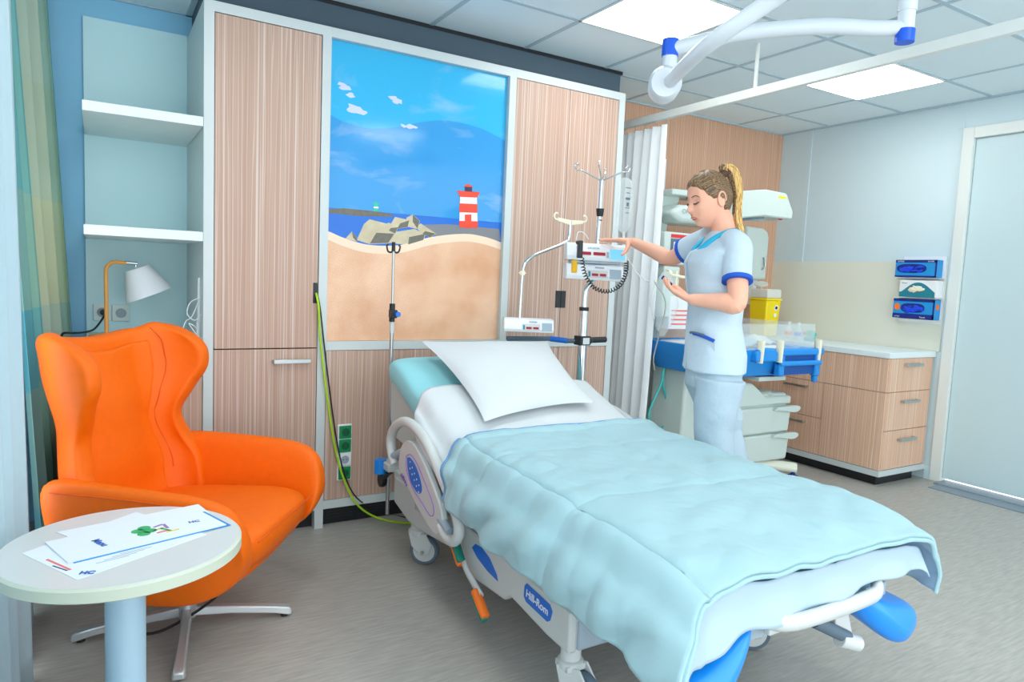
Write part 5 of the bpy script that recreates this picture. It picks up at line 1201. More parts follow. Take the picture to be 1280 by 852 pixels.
# drip bag
B = V((2.023, -0.440, 1.887))
t = thing('drip_bag', B, 'clear drip bag with printed label hanging from the stand\'s right hook', 'drip bag')
bm = nb(); R = []
for z, w, d_ in ((0.0, 0.012, 0.002), (-0.012, 0.040, 0.004), (-0.05, 0.050, 0.014), (-0.16, 0.054, 0.020), (-0.25, 0.052, 0.018), (-0.285, 0.030, 0.008), (-0.30, 0.014, 0.004)):
    R.append([B + V(w * math.cos(q), d_ * math.sin(q), z) for q in [2 * PI * k / 20 for k in range(20)]])
rings(bm, R); obj('bag', bm, 'clear', t)
bm = nb()
for k, (w, hh) in enumerate(((0.03, 0.004), (0.018, 0.004), (0.024, 0.012), (0.012, 0.02), (0.026, 0.003), (0.02, 0.003))): box(bm, B + V(-w / 1.6, -0.024, -0.055 - k * 0.027 - hh), B + V(w / 1.6, -0.0225, -0.055 - k * 0.027))
obj('print', bm, 'rubber', t)
bm = nb(); tube(bm, [B + V(0, 0, -0.29), B + V(0.004, 0, -0.33)], 0.007, smooth=False); cyl(bm, B + V(0.004, 0, -0.33), B + V(0.006, 0, -0.41), 0.011); obj('drip_chamber', bm, 'clear2', t)
bm = nb(); tube(bm, [B + V(0.006, 0, -0.41), (2.076, -0.460, 1.420), (2.021, -0.600, 1.355), (1.910, -0.800, 1.326)], 0.0022, seg=6); obj('line', bm, 'clear2', t)
bm = nb(); tube(bm, [(1.679, -0.586, 1.527), (1.659, -0.570, 1.558), (1.634, -0.555, 1.561), (1.623, -0.553, 1.520)], 0.002, seg=6); o = obj('thin_line', bm, 'whitep'); tag(o, 'thin white line curling above the left end of the upper pump', 'tube')

# ================================================================= INFANT WARMER
WX0, WX1 = 2.62, 3.80
t = thing('infant_warmer', (3.15, -0.1, 0), 'pale infant warmer trolley with blue tray, drawers and overhead heater, behind the nurse', 'infant warmer')
# base, legs, casters
bm = nb()
tube(bm, [(2.80, -0.62, 0.10), (2.84, -0.45, 0.13), (2.95, -0.32, 0.14), (3.25, -0.32, 0.14), (3.45, -0.36, 0.125), (3.60, -0.50, 0.115)], 0.045, seg=14, flat=0.8)
tube(bm, [(2.84, 0.40, 0.10), (2.85, 0.25, 0.13), (3.25, 0.18, 0.14), (3.65, 0.36, 0.10)], 0.045, seg=14, flat=0.8)
box(bm, (2.80, -0.34, 0.09), (3.05, 0.24, 0.17)); base_o = obj('base_leg', bm, 'warm2', t, bev=0.01)
for x_, y_ in ((3.57, -0.50), (2.81, -0.60), (2.84, 0.38), (3.62, 0.36)):
    bm = nb()
    for s in (-0.018, 0.018): lathe(bm, [(0, -0.011), (0.036, -0.011), (0.038, 0), (0.036, 0.011), (0, 0.011)], (x_, y_ + s, 0.038), (0, 1, 0.0), 24)
    cyl(bm, (x_, y_, 0.05), (x_, y_, 0.10), 0.016); obj('caster', bm, 'navy', t)
bm = nb(); prism(bm, [(2.80, -0.20, 0.15), (3.06, -0.20, 0.13), (3.02, -0.20, 0.80), (2.82, -0.20, 0.80)], (0, 0.32, 0)); obj('pedestal', bm, 'warm', t, bev=0.02)
bm = nb(); prism(bm, [(2.78, -0.42, 0.10), (3.05, -0.42, 0.12), (3.05, -0.42, 0.155), (2.78, -0.42, 0.165)], (0, 0.4, 0)); obj('foot_shelf', bm, 'warm', t, bev=0.015)
# drawers
bm = nb(); box(bm, (3.06, -0.40, 0.165), (3.58, 0.10, 0.62)); obj('drawer_case', bm, 'warm', t, bev=0.02)
for z0_, z1_ in ((0.165, 0.350), (0.358, 0.535)):
    bm = nb(); prism(bm, [(3.04, -0.43, z0_), (3.58, -0.43, z0_), (3.60, -0.43, z1_), (3.03, -0.43, z1_)], (0, 0.05, 0)); d = obj('drawer', bm, 'warm', t, bev=0.014)
    bm = nb(); prism(bm, catmull([V(3.40, -0.455, z1_ - 0.02), V(3.50, -0.455, z1_ - 0.03), V(3.60, -0.455, z1_ - 0.045), V(3.655, -0.455, z1_ - 0.03), V(3.65, -0.455, z1_ - 0.005), V(3.58, -0.455, z1_ + 0.002), V(3.42, -0.455, z1_)], 4), (0, 0.035, 0)); obj('drawer_lip', bm, 'warm', d, bev=0.004)
bm = nb(); prism(bm, [(3.02, -0.42, 0.545), (3.60, -0.42, 0.545), (3.60, -0.42, 0.60), (3.34, -0.42, 0.605), (3.20, -0.42, 0.70), (3.04, -0.42, 0.72)], (0, 0.46, 0)); obj('drawer_top', bm, 'warm', t, bev=0.012)
bm = nb(); box(bm, (3.02, -0.33, 0.60), (3.18, -0.05, 0.86)); obj('neck', bm, 'warm', t, bev=0.02)
bm = nb()
for k in range(7): ell(bm, (3.36 + 0.03 * (k % 4), -0.36 + 0.05 * (k // 3), 0.615 + 0.006 * (k % 2)), (0.055, 0.04, 0.014), Matrix.Rotation(k * 0.5, 3, 'Z'), 12, 6)
o = obj('plastic_wrapping', bm, 'clear2'); tag(o, 'crumpled clear packaging lying on top of the warmer drawers', 'packaging')
# blue tray
TZ0, TZ1 = 0.80, 0.925
def rrect(x0, x1, y0, y1, r, z, n=5):
    out = []
    for cx_, cy_, a0 in ((x1 - r, y1 - r, 0), (x0 + r, y1 - r, 90), (x0 + r, y0 + r, 180), (x1 - r, y0 + r, 270)):
        for k in range(n + 1):
            q = math.radians(a0 + 90 * k / n); out.append(V(cx_ + r * math.cos(q), cy_ + r * math.sin(q), z))
    return out
bm = nb()
oR = [rrect(2.77, 3.50, -0.50, 0.14, 0.16, 0.765), rrect(2.74, 3.55, -0.54, 0.16, 0.17, 0.84), rrect(2.72, 3.57, -0.56, 0.18, 0.17, 0.925), rrect(2.72, 3.57, -0.56, 0.18, 0.17, 0.945), rrect(2.75, 3.54, -0.53, 0.15, 0.15, 0.945), rrect(2.76, 3.53, -0.52, 0.14, 0.15, 0.90)]
rings(bm, oR); obj('blue_tray', bm, 'warmblue', t)
# end handle frame of the tray
bm = nb()
box(bm, (3.22, -0.605, 0.900), (3.64, -0.555, 0.945)); box(bm, (3.22, -0.615, 0.835), (3.63, -0.555, 0.868)); box(bm, (3.22, -0.60, 0.77), (3.27, -0.55, 0.945)); box(bm, (3.58, -0.60, 0.76), (3.63, -0.55, 0.945)); box(bm, (3.56, -0.60, 0.90), (3.66, 0.10, 0.945)); box(bm, (3.60, -0.585, 0.715), (3.635, -0.55, 0.80))
obj('end_handle', bm, 'warmblue', t, bev=0.012, seg=3)
bm = nb(); box(bm, (3.25, -0.58, 0.775), (3.60, -0.45, 0.90)); obj('storage_bin', bm, 'warmdeep', t)
bm = nb(); prism(bm, [(3.00, -0.50, 0.865), (3.20, -0.60, 0.865), (3.20, -0.60, 0.925), (3.16, -0.60, 0.95), (3.04, -0.60, 0.95), (3.00, -0.60, 0.925), (3.00, -0.60, 0.865)][1:], (0, 0.08, 0)); obj('corner_bumper', bm, 'warmblue', t, bev=0.012)
bm = nb(); box(bm, (3.16, -0.50, 0.725), (3.42, -0.30, 0.755)); obj('under_shelf', bm, 'warm', t, bev=0.006)
# side flaps
bm = nb()
for a, b in (((2.84, -0.575, 0.94), (3.58, -0.568, 1.10)), ((3.578, -0.56, 0.94), (3.585, 0.10, 1.10)), ((2.84, 0.15, 0.94), (3.55, 0.157, 1.10))): box(bm, a, b)
obj('clear_side_wall', bm, 'clear', t)
for x_ in (2.80, 3.04, 3.22, 3.60):
    y_ = -0.575
    bm = nb(); tube(bm, [(x_, y_ - 0.012, 0.86), (x_, y_ - 0.014, 0.94), (x_, y_ - 0.012, 1.00)], [0.024, 0.026, 0.030], seg=14, flat=0.5); obj('wall_latch', bm, 'cream', t)
for x_, z_ in ((3.30, 0.975), (3.49, 0.975), (3.24, 1.04)):
    bm = nb(); lathe(bm, [(0, -0.006), (0.030, -0.006), (0.032, 0), (0.030, 0.006), (0, 0.006)], (x_, 0.135, z_), (0, 1, 0), 24)
    for v in bm.verts: v.co.z = z_ + (v.co.z - z_) * 1.35
    obj('back_latch', bm, 'cream', t)
bm = nb(); box(bm, (2.82, -0.46, 0.905), (3.45, 0.08, 0.945)); obj('infant_mattress', bm, 'whitep', t, bev=0.015, seg=3)
random.seed(5)
for k, (x_, y_, lab) in enumerate(((3.35, -0.30, 'crumpled white cloth in the right end of the warmer tray'), (2.92, -0.30, 'crumpled white cloth in the left end of the warmer tray'), (3.08, -0.42, 'folded pale blue cloth beside the nurse on the warmer tray'))):
    bm = nb(); grid(bm, lambda u, v: V(x_ + (u - 0.5) * 0.20, y_ + (v - 0.5) * 0.16, 0.955 + 0.045 * (math.sin(PI * u) * math.sin(PI * v)) ** 0.6 + 0.025 * noise.noise(V(u * 4 + k * 3, v * 4, k))), 20, 20)
    o = obj('cloth', bm, 'lining' if k == 2 else 'cloth_white', None, solid=0.006); tag(o, lab, 'cloth')
# column, monitor and heater
bm = nb(); prism(bm, [(2.80, 0.20, 0.15), (2.94, 0.20, 0.15), (2.93, 0.20, 1.55), (2.96, 0.20, 1.78), (3.05, 0.20, 1.90), (3.05, 0.20, 1.965), (2.84, 0.20, 1.965), (2.79, 0.20, 1.60)], (0, 0.14, 0)); obj('column', bm, 'warm', t, bev=0.012)
bm = nb(); prism(bm, [(2.88, 0.10, 1.925), (3.80, 0.10, 1.945), (3.80, 0.10, 1.985), (2.88, 0.10, 1.965)], (0, 0.24, 0)); obj('canopy_shelf', bm, 'warm', t, bev=0.008)
bm = nb(); prism(bm, [(2.90, 0.02, 1.735), (3.40, 0.02, 1.745), (3.40, 0.02, 1.88), (2.90, 0.02, 1.855), (2.80, 0.02, 1.80)], (0, 0.30, 0)); hh = obj('heater_head', bm, 'warm', t, bev=0.03, seg=3)
textm('heater_text', 'OHIO INFANT', 0.045, (2.90, 0.017, 1.795), (1, 0, 0.02), (0, 0, 1), 'bedshade', hh)
bm = nb(); prism(bm, [(3.36, 0.0, 1.79), (3.70, 0.0, 1.84), (4.01, 0.0, 1.84), (4.02, 0.0, 1.90), (3.93, 0.0, 2.03), (3.70, 0.0, 2.035), (3.36, 0.0, 1.985)], (0, 0.34, 0)); he = obj('heater_end', bm, 'warm', t, bev=0.014, seg=2)
bm = nb(); box(bm, (3.84, -0.002, 1.985), (3.92, -0.0005, 2.002)); obj('yellow_sticker', bm, 'yellow', he)
bm = nb(); prism(bm, [(3.38, -0.001, 1.788), (3.70, -0.001, 1.835), (3.70, 0.30, 1.835), (3.38, 0.30, 1.788)], (0, 0, -0.012)); obj('heater_grille', bm, 'rubber', he)
bm = nb(); ell(bm, (3.90, 0.02, 1.838), (0.018, 0.012, 0.008)); obj('red_lamp', bm, 'red', he)
bm = nb(); cyl(bm, (3.28, 0.17, 1.75), (3.28, 0.17, 1.52), 0.028); obj('probe_post', bm, 'bedshade', t)
bm = nb(); box(bm, (2.76, -0.0, 1.10), (2.90, 0.15, 1.44)); obj('control_tower', bm, 'warm', t, bev=0.01)
bm = nb(); box(bm, (2.74, -0.01, 1.45), (3.04, 0.16, 1.665)); md = obj('monitor', bm, 'warm', t, bev=0.01)
bm = nb(); box(bm, (2.79, -0.016, 1.628), (2.975, -0.0105, 1.650)); obj('red_strip', bm, 'red', md)
bm = nb(); box(bm, (2.79, -0.016, 1.48), (3.02, -0.0105, 1.62)); obj('screen', bm, 'rubber', md)
bm = nb(); 
for k in range(5): box(bm, (2.81 + k * 0.042, -0.0195, 1.52), (2.83 + k * 0.042, -0.0165, 1.60))
obj('gauge', bm, 'whitep', md)
bm = nb(); box(bm, (2.82, -0.005, 1.02), (3.05, 0.12, 1.24)); obj('supply_box', bm, 'whitep', t, bev=0.006)
bm = nb(); 
for k in range(4): box(bm, (2.84, -0.008, 1.05 + k * 0.03), (3.0, -0.006, 1.06 + k * 0.03))
obj('supply_lines', bm, 'ink_red', t)
bm = nb(); lathe(bm, [(0.0, -0.03), (0.052, -0.02), (0.058, 0.015), (0.03, 0.04), (0.012, 0.05), (0, 0.05)], (2.98, -0.06, 1.28), (0.1, -1, 0.3), 24); obj('breathing_mask', bm, 'clear', t)
bm = nb(); cyl(bm, (2.76, -0.04, 1.385), (2.90, -0.04, 1.370), 0.010); cyl(bm, (2.83, -0.04, 1.41), (2.83, -0.04, 1.31), 0.009); lathe(bm, [(0, -0.012), (0.024, -0.012), (0.024, 0.012), (0, 0.012)], (2.76, -0.04, 1.39), (1, 0, 0), 20); obj('gas_valve', bm, 'cream', t)
# tubes
def tb(name, pts, r, m_, lab, par=None):
    bm = nb(); tube(bm, pts, r, seg=8); o = obj(name, bm, m_, par)
    if par is None: tag(o, lab, 'tube')
    else: o['label'] = lab
    return o
tb('looped_tube', [(2.775, -0.030, 0.751), (2.762, -0.030, 0.654), (2.694, -0.030, 0.523), (2.673, -0.030, 0.443), (2.721, -0.030, 0.375), (2.801, -0.030, 0.358), (2.839, -0.030, 0.421), (2.822, -0.030, 0.543), (2.783, -0.030, 0.653), (2.781, -0.030, 0.761)], 0.008, 'teal_tube', 'turquoise tube looped below the tray', t)
tb('hanging_tube', [(2.822, -0.010, 0.757), (2.826, -0.010, 0.539), (2.829, -0.010, 0.429), (2.833, -0.010, 0.291)], 0.006, 'cordyg', 'yellow-green tube', t)
tb('drip_line', [(1.636, -1.132, 1.329), (1.939, -0.893, 1.220), (2.259, -0.520, 1.034), (2.508, -0.219, 0.865), (2.706, -0.020, 0.751)], 0.0040, 'clear2', "thin milky line running from the nurse's near hand down to the blue tray")
tb('black_tube', [(3.143, 0.450, 1.079), (3.127, 0.450, 0.989), (3.169, 0.450, 0.868), (3.165, 0.450, 0.716)], 0.006, 'black', 'black tube hanging left of the warmer column')
o = bxo('wall_socket_box', (3.301, 0.660, 0.499), V((3.427, 0.660, 0.630)) + V(0, -0.03, 0), 'cream', bev=0.004); tag(o, 'cream socket box on the striped wall below the warmer tray', 'socket')
bm = nb()
R = []
for z, w, d_ in ((1.40, 0.03, 0.01), (1.30, 0.10, 0.03), (1.18, 0.12, 0.05), (1.06, 0.07, 0.035), (0.98, 0.015, 0.01)): R.append([V(2.70 + w * math.cos(q), -0.08 + d_ * math.sin(q), z) for q in [2 * PI * k / 16 for k in range(16)]])
rings(bm, R); o = obj('clear_bag', bm, 'clear'); tag(o, 'clear plastic bag hanging between the cubicle curtain and the warmer', 'bag')

# ================================================================= NURSE
FD = V(-0.88, 0.475, 0).normalized(); LD = V(-FD.y, FD.x, 0)   # facing, her left
LD = V(0, 0, 1).cross(FD).normalized()
# joints
neck0 = V((1.893, -1.266, 1.545)); headc = V((1.844, -1.220, 1.692))
shN, elN, wrN = V((1.827, -1.413, 1.486)), V((1.762, -1.487, 1.252)), V((1.677, -1.318, 1.258))
shF, elF, wrF = V((1.938, -1.108, 1.516)), V((1.932, -0.913, 1.443)), V((1.893, -0.669, 1.527))
hip = V((1.858, -1.302, 0.995)); waist = V((1.860, -1.283, 1.187)); chest = V((1.880, -1.273, 1.397))
kneeN, ankN = V((1.808, -1.364, 0.673)), None
nurse = thing('person', (hip.x, hip.y, 0), 'person in pale blue tunic and trousers with a high ponytail, reaching to the pump', 'person')
# --- head -------------------------------------------------------
tilt = math.radians(13)
FH = (Matrix.Rotation(math.radians(14), 3, 'Z') @ FD).normalized(); HLv = V(0, 0, 1).cross(FH).normalized()
HF = (FH * math.cos(tilt) + V(0, 0, -1) * math.sin(tilt)).normalized(); HL = HLv; HU = HF.cross(HL).normalized()
if HU.z < 0: HU = -HU
HS = 1.04
def hp(x, y, z): return headc + (HF * x + HL * y + HU * z) * HS
def gs(v, s): return math.exp(-(v / s) ** 2)
def head_pt(th, ph, grow=0.0):
    """th: azimuth from the face, ph: elevation"""
    cx, cy, cz = math.cos(ph) * math.cos(th), math.cos(ph) * math.sin(th), math.sin(ph)
    A = 0.098 + grow; B = 0.076 + grow; Cc = 0.118 + grow
    x, y, z = cx * A, cy * B, cz * Cc
    if z < 0:
        k = min(1, -z / 0.118)
        y *= 1 - 0.30 * k ** 1.3
        if x < 0: x *= 1 - 0.30 * k ** 1.2
        else: x *= 1 + 0.05 * k
    if x > 0.0:
        # flatter face plane
        lim = 0.083 + grow
        if x > lim - 0.012: x = lim - 0.012 + (x - lim + 0.012) * 0.6
        w = max(0, cx)
        x += w * (0.004 * gs(z - 0.026, 0.012) * gs(y, 0.045))                 # brow
        for s in (-1, 1):
            x -= w * 0.011 * gs(z - 0.006, 0.013) * gs(y - s * 0.031, 0.017)    # sockets
            x += w * 0.004 * gs(z + 0.022, 0.02) * gs(y - s * 0.040, 0.02)      # cheeks
        # nose
        if grow == 0.0:
            zz = z + 0.030
            prof = 0.023 * math.exp(-((zz) / (0.012 if zz < 0 else 0.028)) ** 2) 
            x += prof * gs(y, 0.0115 + 0.004 * gs(zz, 0.012))
            x += 0.0075 * gs(z + 0.062, 0.008) * gs(y, 0.021)                   # lips
            x += 0.004 * gs(z + 0.048, 0.01) * gs(y, 0.02)
            x -= 0.003 * gs(z + 0.080, 0.006) * gs(y, 0.02)
            x += 0.010 * gs(z + 0.100, 0.013) * gs(y, 0.022)                    # chin
    return hp(x, y, z)
bm = nb(); R = []
NP, NT = 70, 90
for i in range(1, NP):
    ph = -PI / 2 + PI * i / NP; R.append([head_pt(2 * PI * j / NT, ph) for j in range(NT)])
vv = rings(bm, R, cap=True)
# neck, shoulders and arms, chained into the same surface by remeshing
tube(bm, [headc + HU * -0.02 - HF * 0.025, neck0 + V(0, 0, 0.035), neck0 + V(0, 0, -0.02) , neck0 + V(0, 0, -0.08) + FD * -0.01], [0.050, 0.050, 0.056, 0.075], seg=24)
def limb(pts, rad, flat=1.0): tube(bm, pts, rad, seg=20, flat=flat)
R = []
for c, hw, hd in ((neck0 + V(0, 0, -0.05), 0.085, 0.055), (neck0 + V(0, 0, -0.09), 0.125, 0.068), (chest, 0.135, 0.085), (waist, 0.115, 0.075), (hip + V(0, 0, 0.03), 0.130, 0.085), (hip + V(0, 0, -0.06), 0.125, 0.080)):
    R.append([c + LD * (hw * math.cos(q)) + FD * (hd * math.sin(q)) for q in [2 * PI * k / 24 for k in range(24)]])
rings(bm, R)
limb([chest + V(0, 0, 0.12), shN + V(0, 0, -0.01), shN.lerp(elN, 0.5), elN, elN.lerp(wrN, 0.3), elN.lerp(wrN, 0.75), wrN], [0.04, 0.045, 0.044, 0.038, 0.039, 0.028, 0.0245])
limb([chest + V(0, 0, 0.12), shF + V(0, 0, -0.01), shF.lerp(elF, 0.5), elF, elF.lerp(wrF, 0.3), elF.lerp(wrF, 0.75), wrF], [0.04, 0.045, 0.042, 0.037, 0.038, 0.027, 0.0235])
# hands -----------------------------------------------------------
def hand(w, fwd, palm_n, side, curls, spread=0.0, thumb=None, sc=1.0, thumbcurl=0.35):
    """w wrist, fwd along the hand, palm_n out of the palm, side towards the thumb"""
    fwd = fwd.normalized(); side = (side - fwd * side.dot(fwd)).normalized(); pn = palm_n - fwd * palm_n.dot(fwd); pn = (pn - side * pn.dot(side)).normalized()
    # palm
    R = []
    for d_, hw, ht in ((-0.01, 0.024, 0.018), (0.015, 0.028, 0.018), (0.045, 0.038, 0.016), (0.075, 0.041, 0.0135), (0.090, 0.038, 0.011)):
        R.append([w + fwd * d_ * sc + side * (hw * sc * math.copysign(abs(math.cos(q)) ** 0.8, math.cos(q)) * 0.95) + pn * (ht * sc * math.sin(q)) for q in [2 * PI * k / 20 for k in range(20)]])
    rings(bm, R)
    base = [(0.030, 0.074, 0.0092), (0.0105, 0.080, 0.0095), (-0.010, 0.078, 0.0090), (-0.029, 0.072, 0.0080)]
    lens = [(0.040, 0.025, 0.020), (0.044, 0.028, 0.021), (0.041, 0.026, 0.020), (0.032, 0.020, 0.018)]
    tips = []
    for i, ((o_, d0, r), ln) in enumerate(zip(base, lens)):
        p = w + side * o_ * sc + fwd * (d0 - 0.02) * sc; pts = [p.copy()]; p = w + side * o_ * sc + fwd * d0 * sc; pts.append(p.copy())
        ang = 0.0; dirv = (fwd + side * spread * (1.5 - i)).normalized(); cu = curls[i]
        for k, L_ in enumerate(ln):
            ang += cu * (0.8, 1.0, 0.7)[k]
            dv_ = dirv * math.cos(ang) + pn * math.sin(ang); p = p + dv_ * L_ * sc; pts.append(p.copy())
        # knuckle-true chain with a little rounding
        tube(bm, pts, [r * sc, r * 1.04 * sc, r * 0.98 * sc, r * 0.9 * sc, r * 0.74 * sc], seg=12, n=4)
        ell(bm, pts[-1], r * 0.74 * sc, seg=10, rg=8); tips.append(pts[-1])
    # thumb from the side of the palm near its base
    p = w + side * 0.022 * sc + fwd * 0.018 * sc; td = (fwd * 0.62 + side * 0.75 + pn * 0.28).normalized() if thumb is None else thumb.normalized()
    p1 = p + td * 0.038 * sc; td2 = (td + fwd * thumbcurl + pn * 0.1).normalized(); p2 = p1 + td2 * 0.034 * sc; td3 = (td2 + fwd * thumbcurl).normalized(); p3 = p2 + td3 * 0.027 * sc
    tube(bm, [p, p1, p2, p3], [0.014 * sc, 0.0125 * sc, 0.0110 * sc, 0.0085 * sc], seg=12, n=4); ell(bm, p3, 0.0085 * sc, seg=10, rg=8)
    return tips, p3
# far hand lies on the upper pump, palm down
tipF = V((1.760, -0.492, 1.543)); fw_f = (tipF - wrF).normalized()
up_ = V(0, 0, 1)
tf, thf = hand(wrF, fw_f, V(0, 0, -1), V(-0.35, -0.8, 0), (0.10, 0.05, 0.06, 0.10), spread=0.05, thumb=(fw_f * 0.6 + V(0.2, -0.7, -0.35)), sc=0.98)
# near hand, palm up, holding the small syringe
tipN = V((1.612, -1.153, 1.332)); fw_n = (tipN - wrN + V(0, 0, -0.01)).normalized()
tn, thn = hand(wrN, fw_n, V(0.15, 0.25, 0.95), FD * 0.1 + V(-0.2, 0.75, 0.3), (0.22, 0.26, 0.32, 0.40), spread=0.02, thumb=(fw_n * 0.95 + V(0.0, 0.15, 0.50)), sc=0.95, thumbcurl=0.5)
# legs under the trousers down to the shoes
hN = hip + LD * 0.085 + V(0, 0, -0.05); hF2 = hip - LD * 0.085 + V(0, 0, -0.05)
RTv = V(0.857, -0.514, 0)
kN = V((1.806, -1.373, 0.693)); aN = V((1.880, -1.453, 0.355)); aN.z = 0.10; aN = V(kN.x + 0.08, kN.y - 0.06, 0.09)
kF = V((1.937, -1.300, 0.685)); aF = V(kF.x + 0.17, kF.y - 0.08, 0.09)
if (LD.dot(V(0.78, 0.62, 0)) > 0): hN, hF2 = hF2, hN
for h_, k_, a_ in ((hN, kN, aN), (hF2, kF, aF)):
    limb([h_, h_.lerp(k_, 0.5), k_, k_.lerp(a_, 0.3), a_.lerp(k_, 0.15), a_ + V(0, 0, -0.02)], [0.070, 0.066, 0.052, 0.052, 0.036, 0.035])
body = obj('body', bm, 'skin', nurse); arm_mod_remesh(body, 0.0032, 3)
bpy.context.view_layer.update()
# face details
def on_face(y, z, out=0.0):
    # find surface x for given y,z by marching azimuth/elevation
    best = None
    for i in range(60):
        ph = -1.2 + 2.4 * i / 59
        for j in range(40):
            th = -0.9 + 1.8 * j / 39
            p = head_pt(th, ph) - headc; yy = p.dot(HL) / HS; zz = p.dot(HU) / HS; d_ = (yy - y) ** 2 + (zz - z) ** 2
            if best is None or d_ < best[0]: best = (d_, p.dot(HF) / HS)
    return hp(best[1] + out, y, z)
for s in (-1, 1):
    bm = nb(); ell(bm, on_face(s * 0.031, 0.003, -0.007), (0.0135, 0.0135, 0.0125)); e = obj('eyelid', bm, 'skin', nurse)
    bm = nb(); tube(bm, [on_face(s * 0.018, -0.002, 0.003), on_face(s * 0.026, -0.005, 0.0065), on_face(s * 0.034, -0.0045, 0.0065), on_face(s * 0.044, 0.001, 0.003)], [0.0013, 0.0027, 0.0029, 0.0014], seg=8); obj('eyelash', bm, 'eyem', nurse)
    bm = nb(); tube(bm, [on_face(s * 0.015, 0.022, 0.0015), on_face(s * 0.028, 0.027, 0.0018), on_face(s * 0.040, 0.026, 0.0015), on_face(s * 0.050, 0.018, 0.001)], [0.0018, 0.0026, 0.0022, 0.001], seg=8, flat=0.6); obj('eyebrow', bm, 'browm', nurse)
    # ear
    bm = nb(); E0 = hp(-0.012, s * 0.073, -0.006)
    rot_ = Matrix((HF, HL * s, HU)).transposed()
    ell(bm, E0, (0.019, 0.008, 0.032), rot_, 20, 14)
    pts = [hp(-0.012 + 0.017 * math.cos(q), s * (0.080 + 0.003 * math.sin(q)), -0.004 + 0.029 * math.sin(q)) for q in [math.radians(a) for a in range(-60, 215, 22)]]
    tube(bm, pts, [0.0035, 0.0045, 0.0045, 0.004, 0.003], seg=8); obj('ear', bm, 'skin', nurse)
bm = nb(); tube(bm, [on_face(-0.020, -0.064, 0.0004), on_face(-0.010, -0.0600, 0.0026), on_face(0, -0.0612, 0.003), on_face(0.010, -0.0600, 0.0026), on_face(0.020, -0.064, 0.0004)], [0.001, 0.0023, 0.0021, 0.0023, 0.001], seg=8)
tube(bm, [on_face(-0.018, -0.066, 0.0004), on_face(-0.008, -0.0695, 0.0024), on_face(0.008, -0.0695, 0.0024), on_face(0.018, -0.066, 0.0004)], [0.001, 0.0026, 0.0026, 0.001], seg=8); obj('lips', bm, 'lip', nurse)
# hair cap pulled back, from hairline to nape
bm = nb(); NA, NB_ = 96, 60; vv = []
tie = hp(-0.085, 0, 0.098)
def hair_low(th):
    a = abs((th + PI) % (2 * PI) - PI)      # 0 face, pi back
    return lerp_tab([(0.0, 0.62), (0.5, 0.56), (0.9, 0.40), (1.15, 0.16), (1.35, 0.02), (1.55, 0.05), (1.75, -0.12), (2.0, -0.55), (2.6, -0.80), (PI, -0.86)], a)
for i in range(NA):
    th = 2 * PI * i / NA; col = []
    lo = hair_low(th)
    for j in range(NB_ + 1):
        ph = lo + (PI / 2 - lo) * j / NB_; g = 0.0065 * min(1, j / 5) + 0.001; g += 0.0011 * math.sin(th * 34 + 2 * noise.noise(V(th * 3, ph * 2, 0)) * 3) * min(1, j / 6) + 0.002 * noise.noise(V(th * 5, ph * 4, 1))
        p = head_pt(th, ph, g)
        d_ = (p - hp(-0.062, 0, 0.088)).length; p += (tie - p).normalized() * 0.018 * math.exp(-(d_ / 0.045) ** 2)
        col.append(bm.verts.new(p))
    vv.append(col)
for i in range(NA):
    for j in range(NB_): 
        k = (i + 1) % NA; bm.faces.new((vv[i][j], vv[k][j], vv[k][j + 1], vv[i][j + 1]))
hair = obj('hair', bm, 'hair', nurse, solid=0.004, offs=-1)
bm = nb(); ell(bm, tie, (0.020, 0.020, 0.020)); obj('hair_tie', bm, 'browm', hair)
# ponytail as many strands
random.seed(3)
p0 = tie; pth = [p0, p0 + HU * 0.030 - HF * 0.012, V((1.947, -1.251, 1.818)), V((1.957, -1.272, 1.734)), V((1.945, -1.287, 1.634)), V((1.952, -1.311, 1.558))]
for nm, m_, cnt, sp, endp in (('ponytail', 'hairblond', 70, 1.0, None), ('ponytail_dark', 'hair', 26, 0.6, None)):
    bm = nb()
    for k in range(cnt):
        a, b = random.gauss(0, 0.42), random.gauss(0, 0.42)
        if nm == 'ponytail_dark': a -= 0.5
        else: a += 0.25
        pts = []
        for i, p in enumerate(pth):
            w = (0.006, 0.018, 0.020, 0.017, 0.016, 0.013)[i] * (1 if i < 3 else sp)
            pts.append(p + V(0.857, -0.514, 0) * (a * w) + V(0.5, 0.85, 0) * (b * w) + V(0, 0, 0.006 * random.uniform(-1, 1)))
        if nm == 'ponytail':
            L_ = random.uniform(0.0, 0.045); dd = (pth[-1] - pth[-2]).normalized() + V(0.857, -0.514, 0) * random.uniform(0.0, 0.5); pts.append(pts[-1] + dd * L_)
        else: pts = pts[:-1]
        tube(bm, pts, [0.0035, 0.0055, 0.0055, 0.0052, 0.0045, 0.0035, 0.0012][:len(pts)], seg=6, n=4)
    obj(nm, bm, m_, hair)
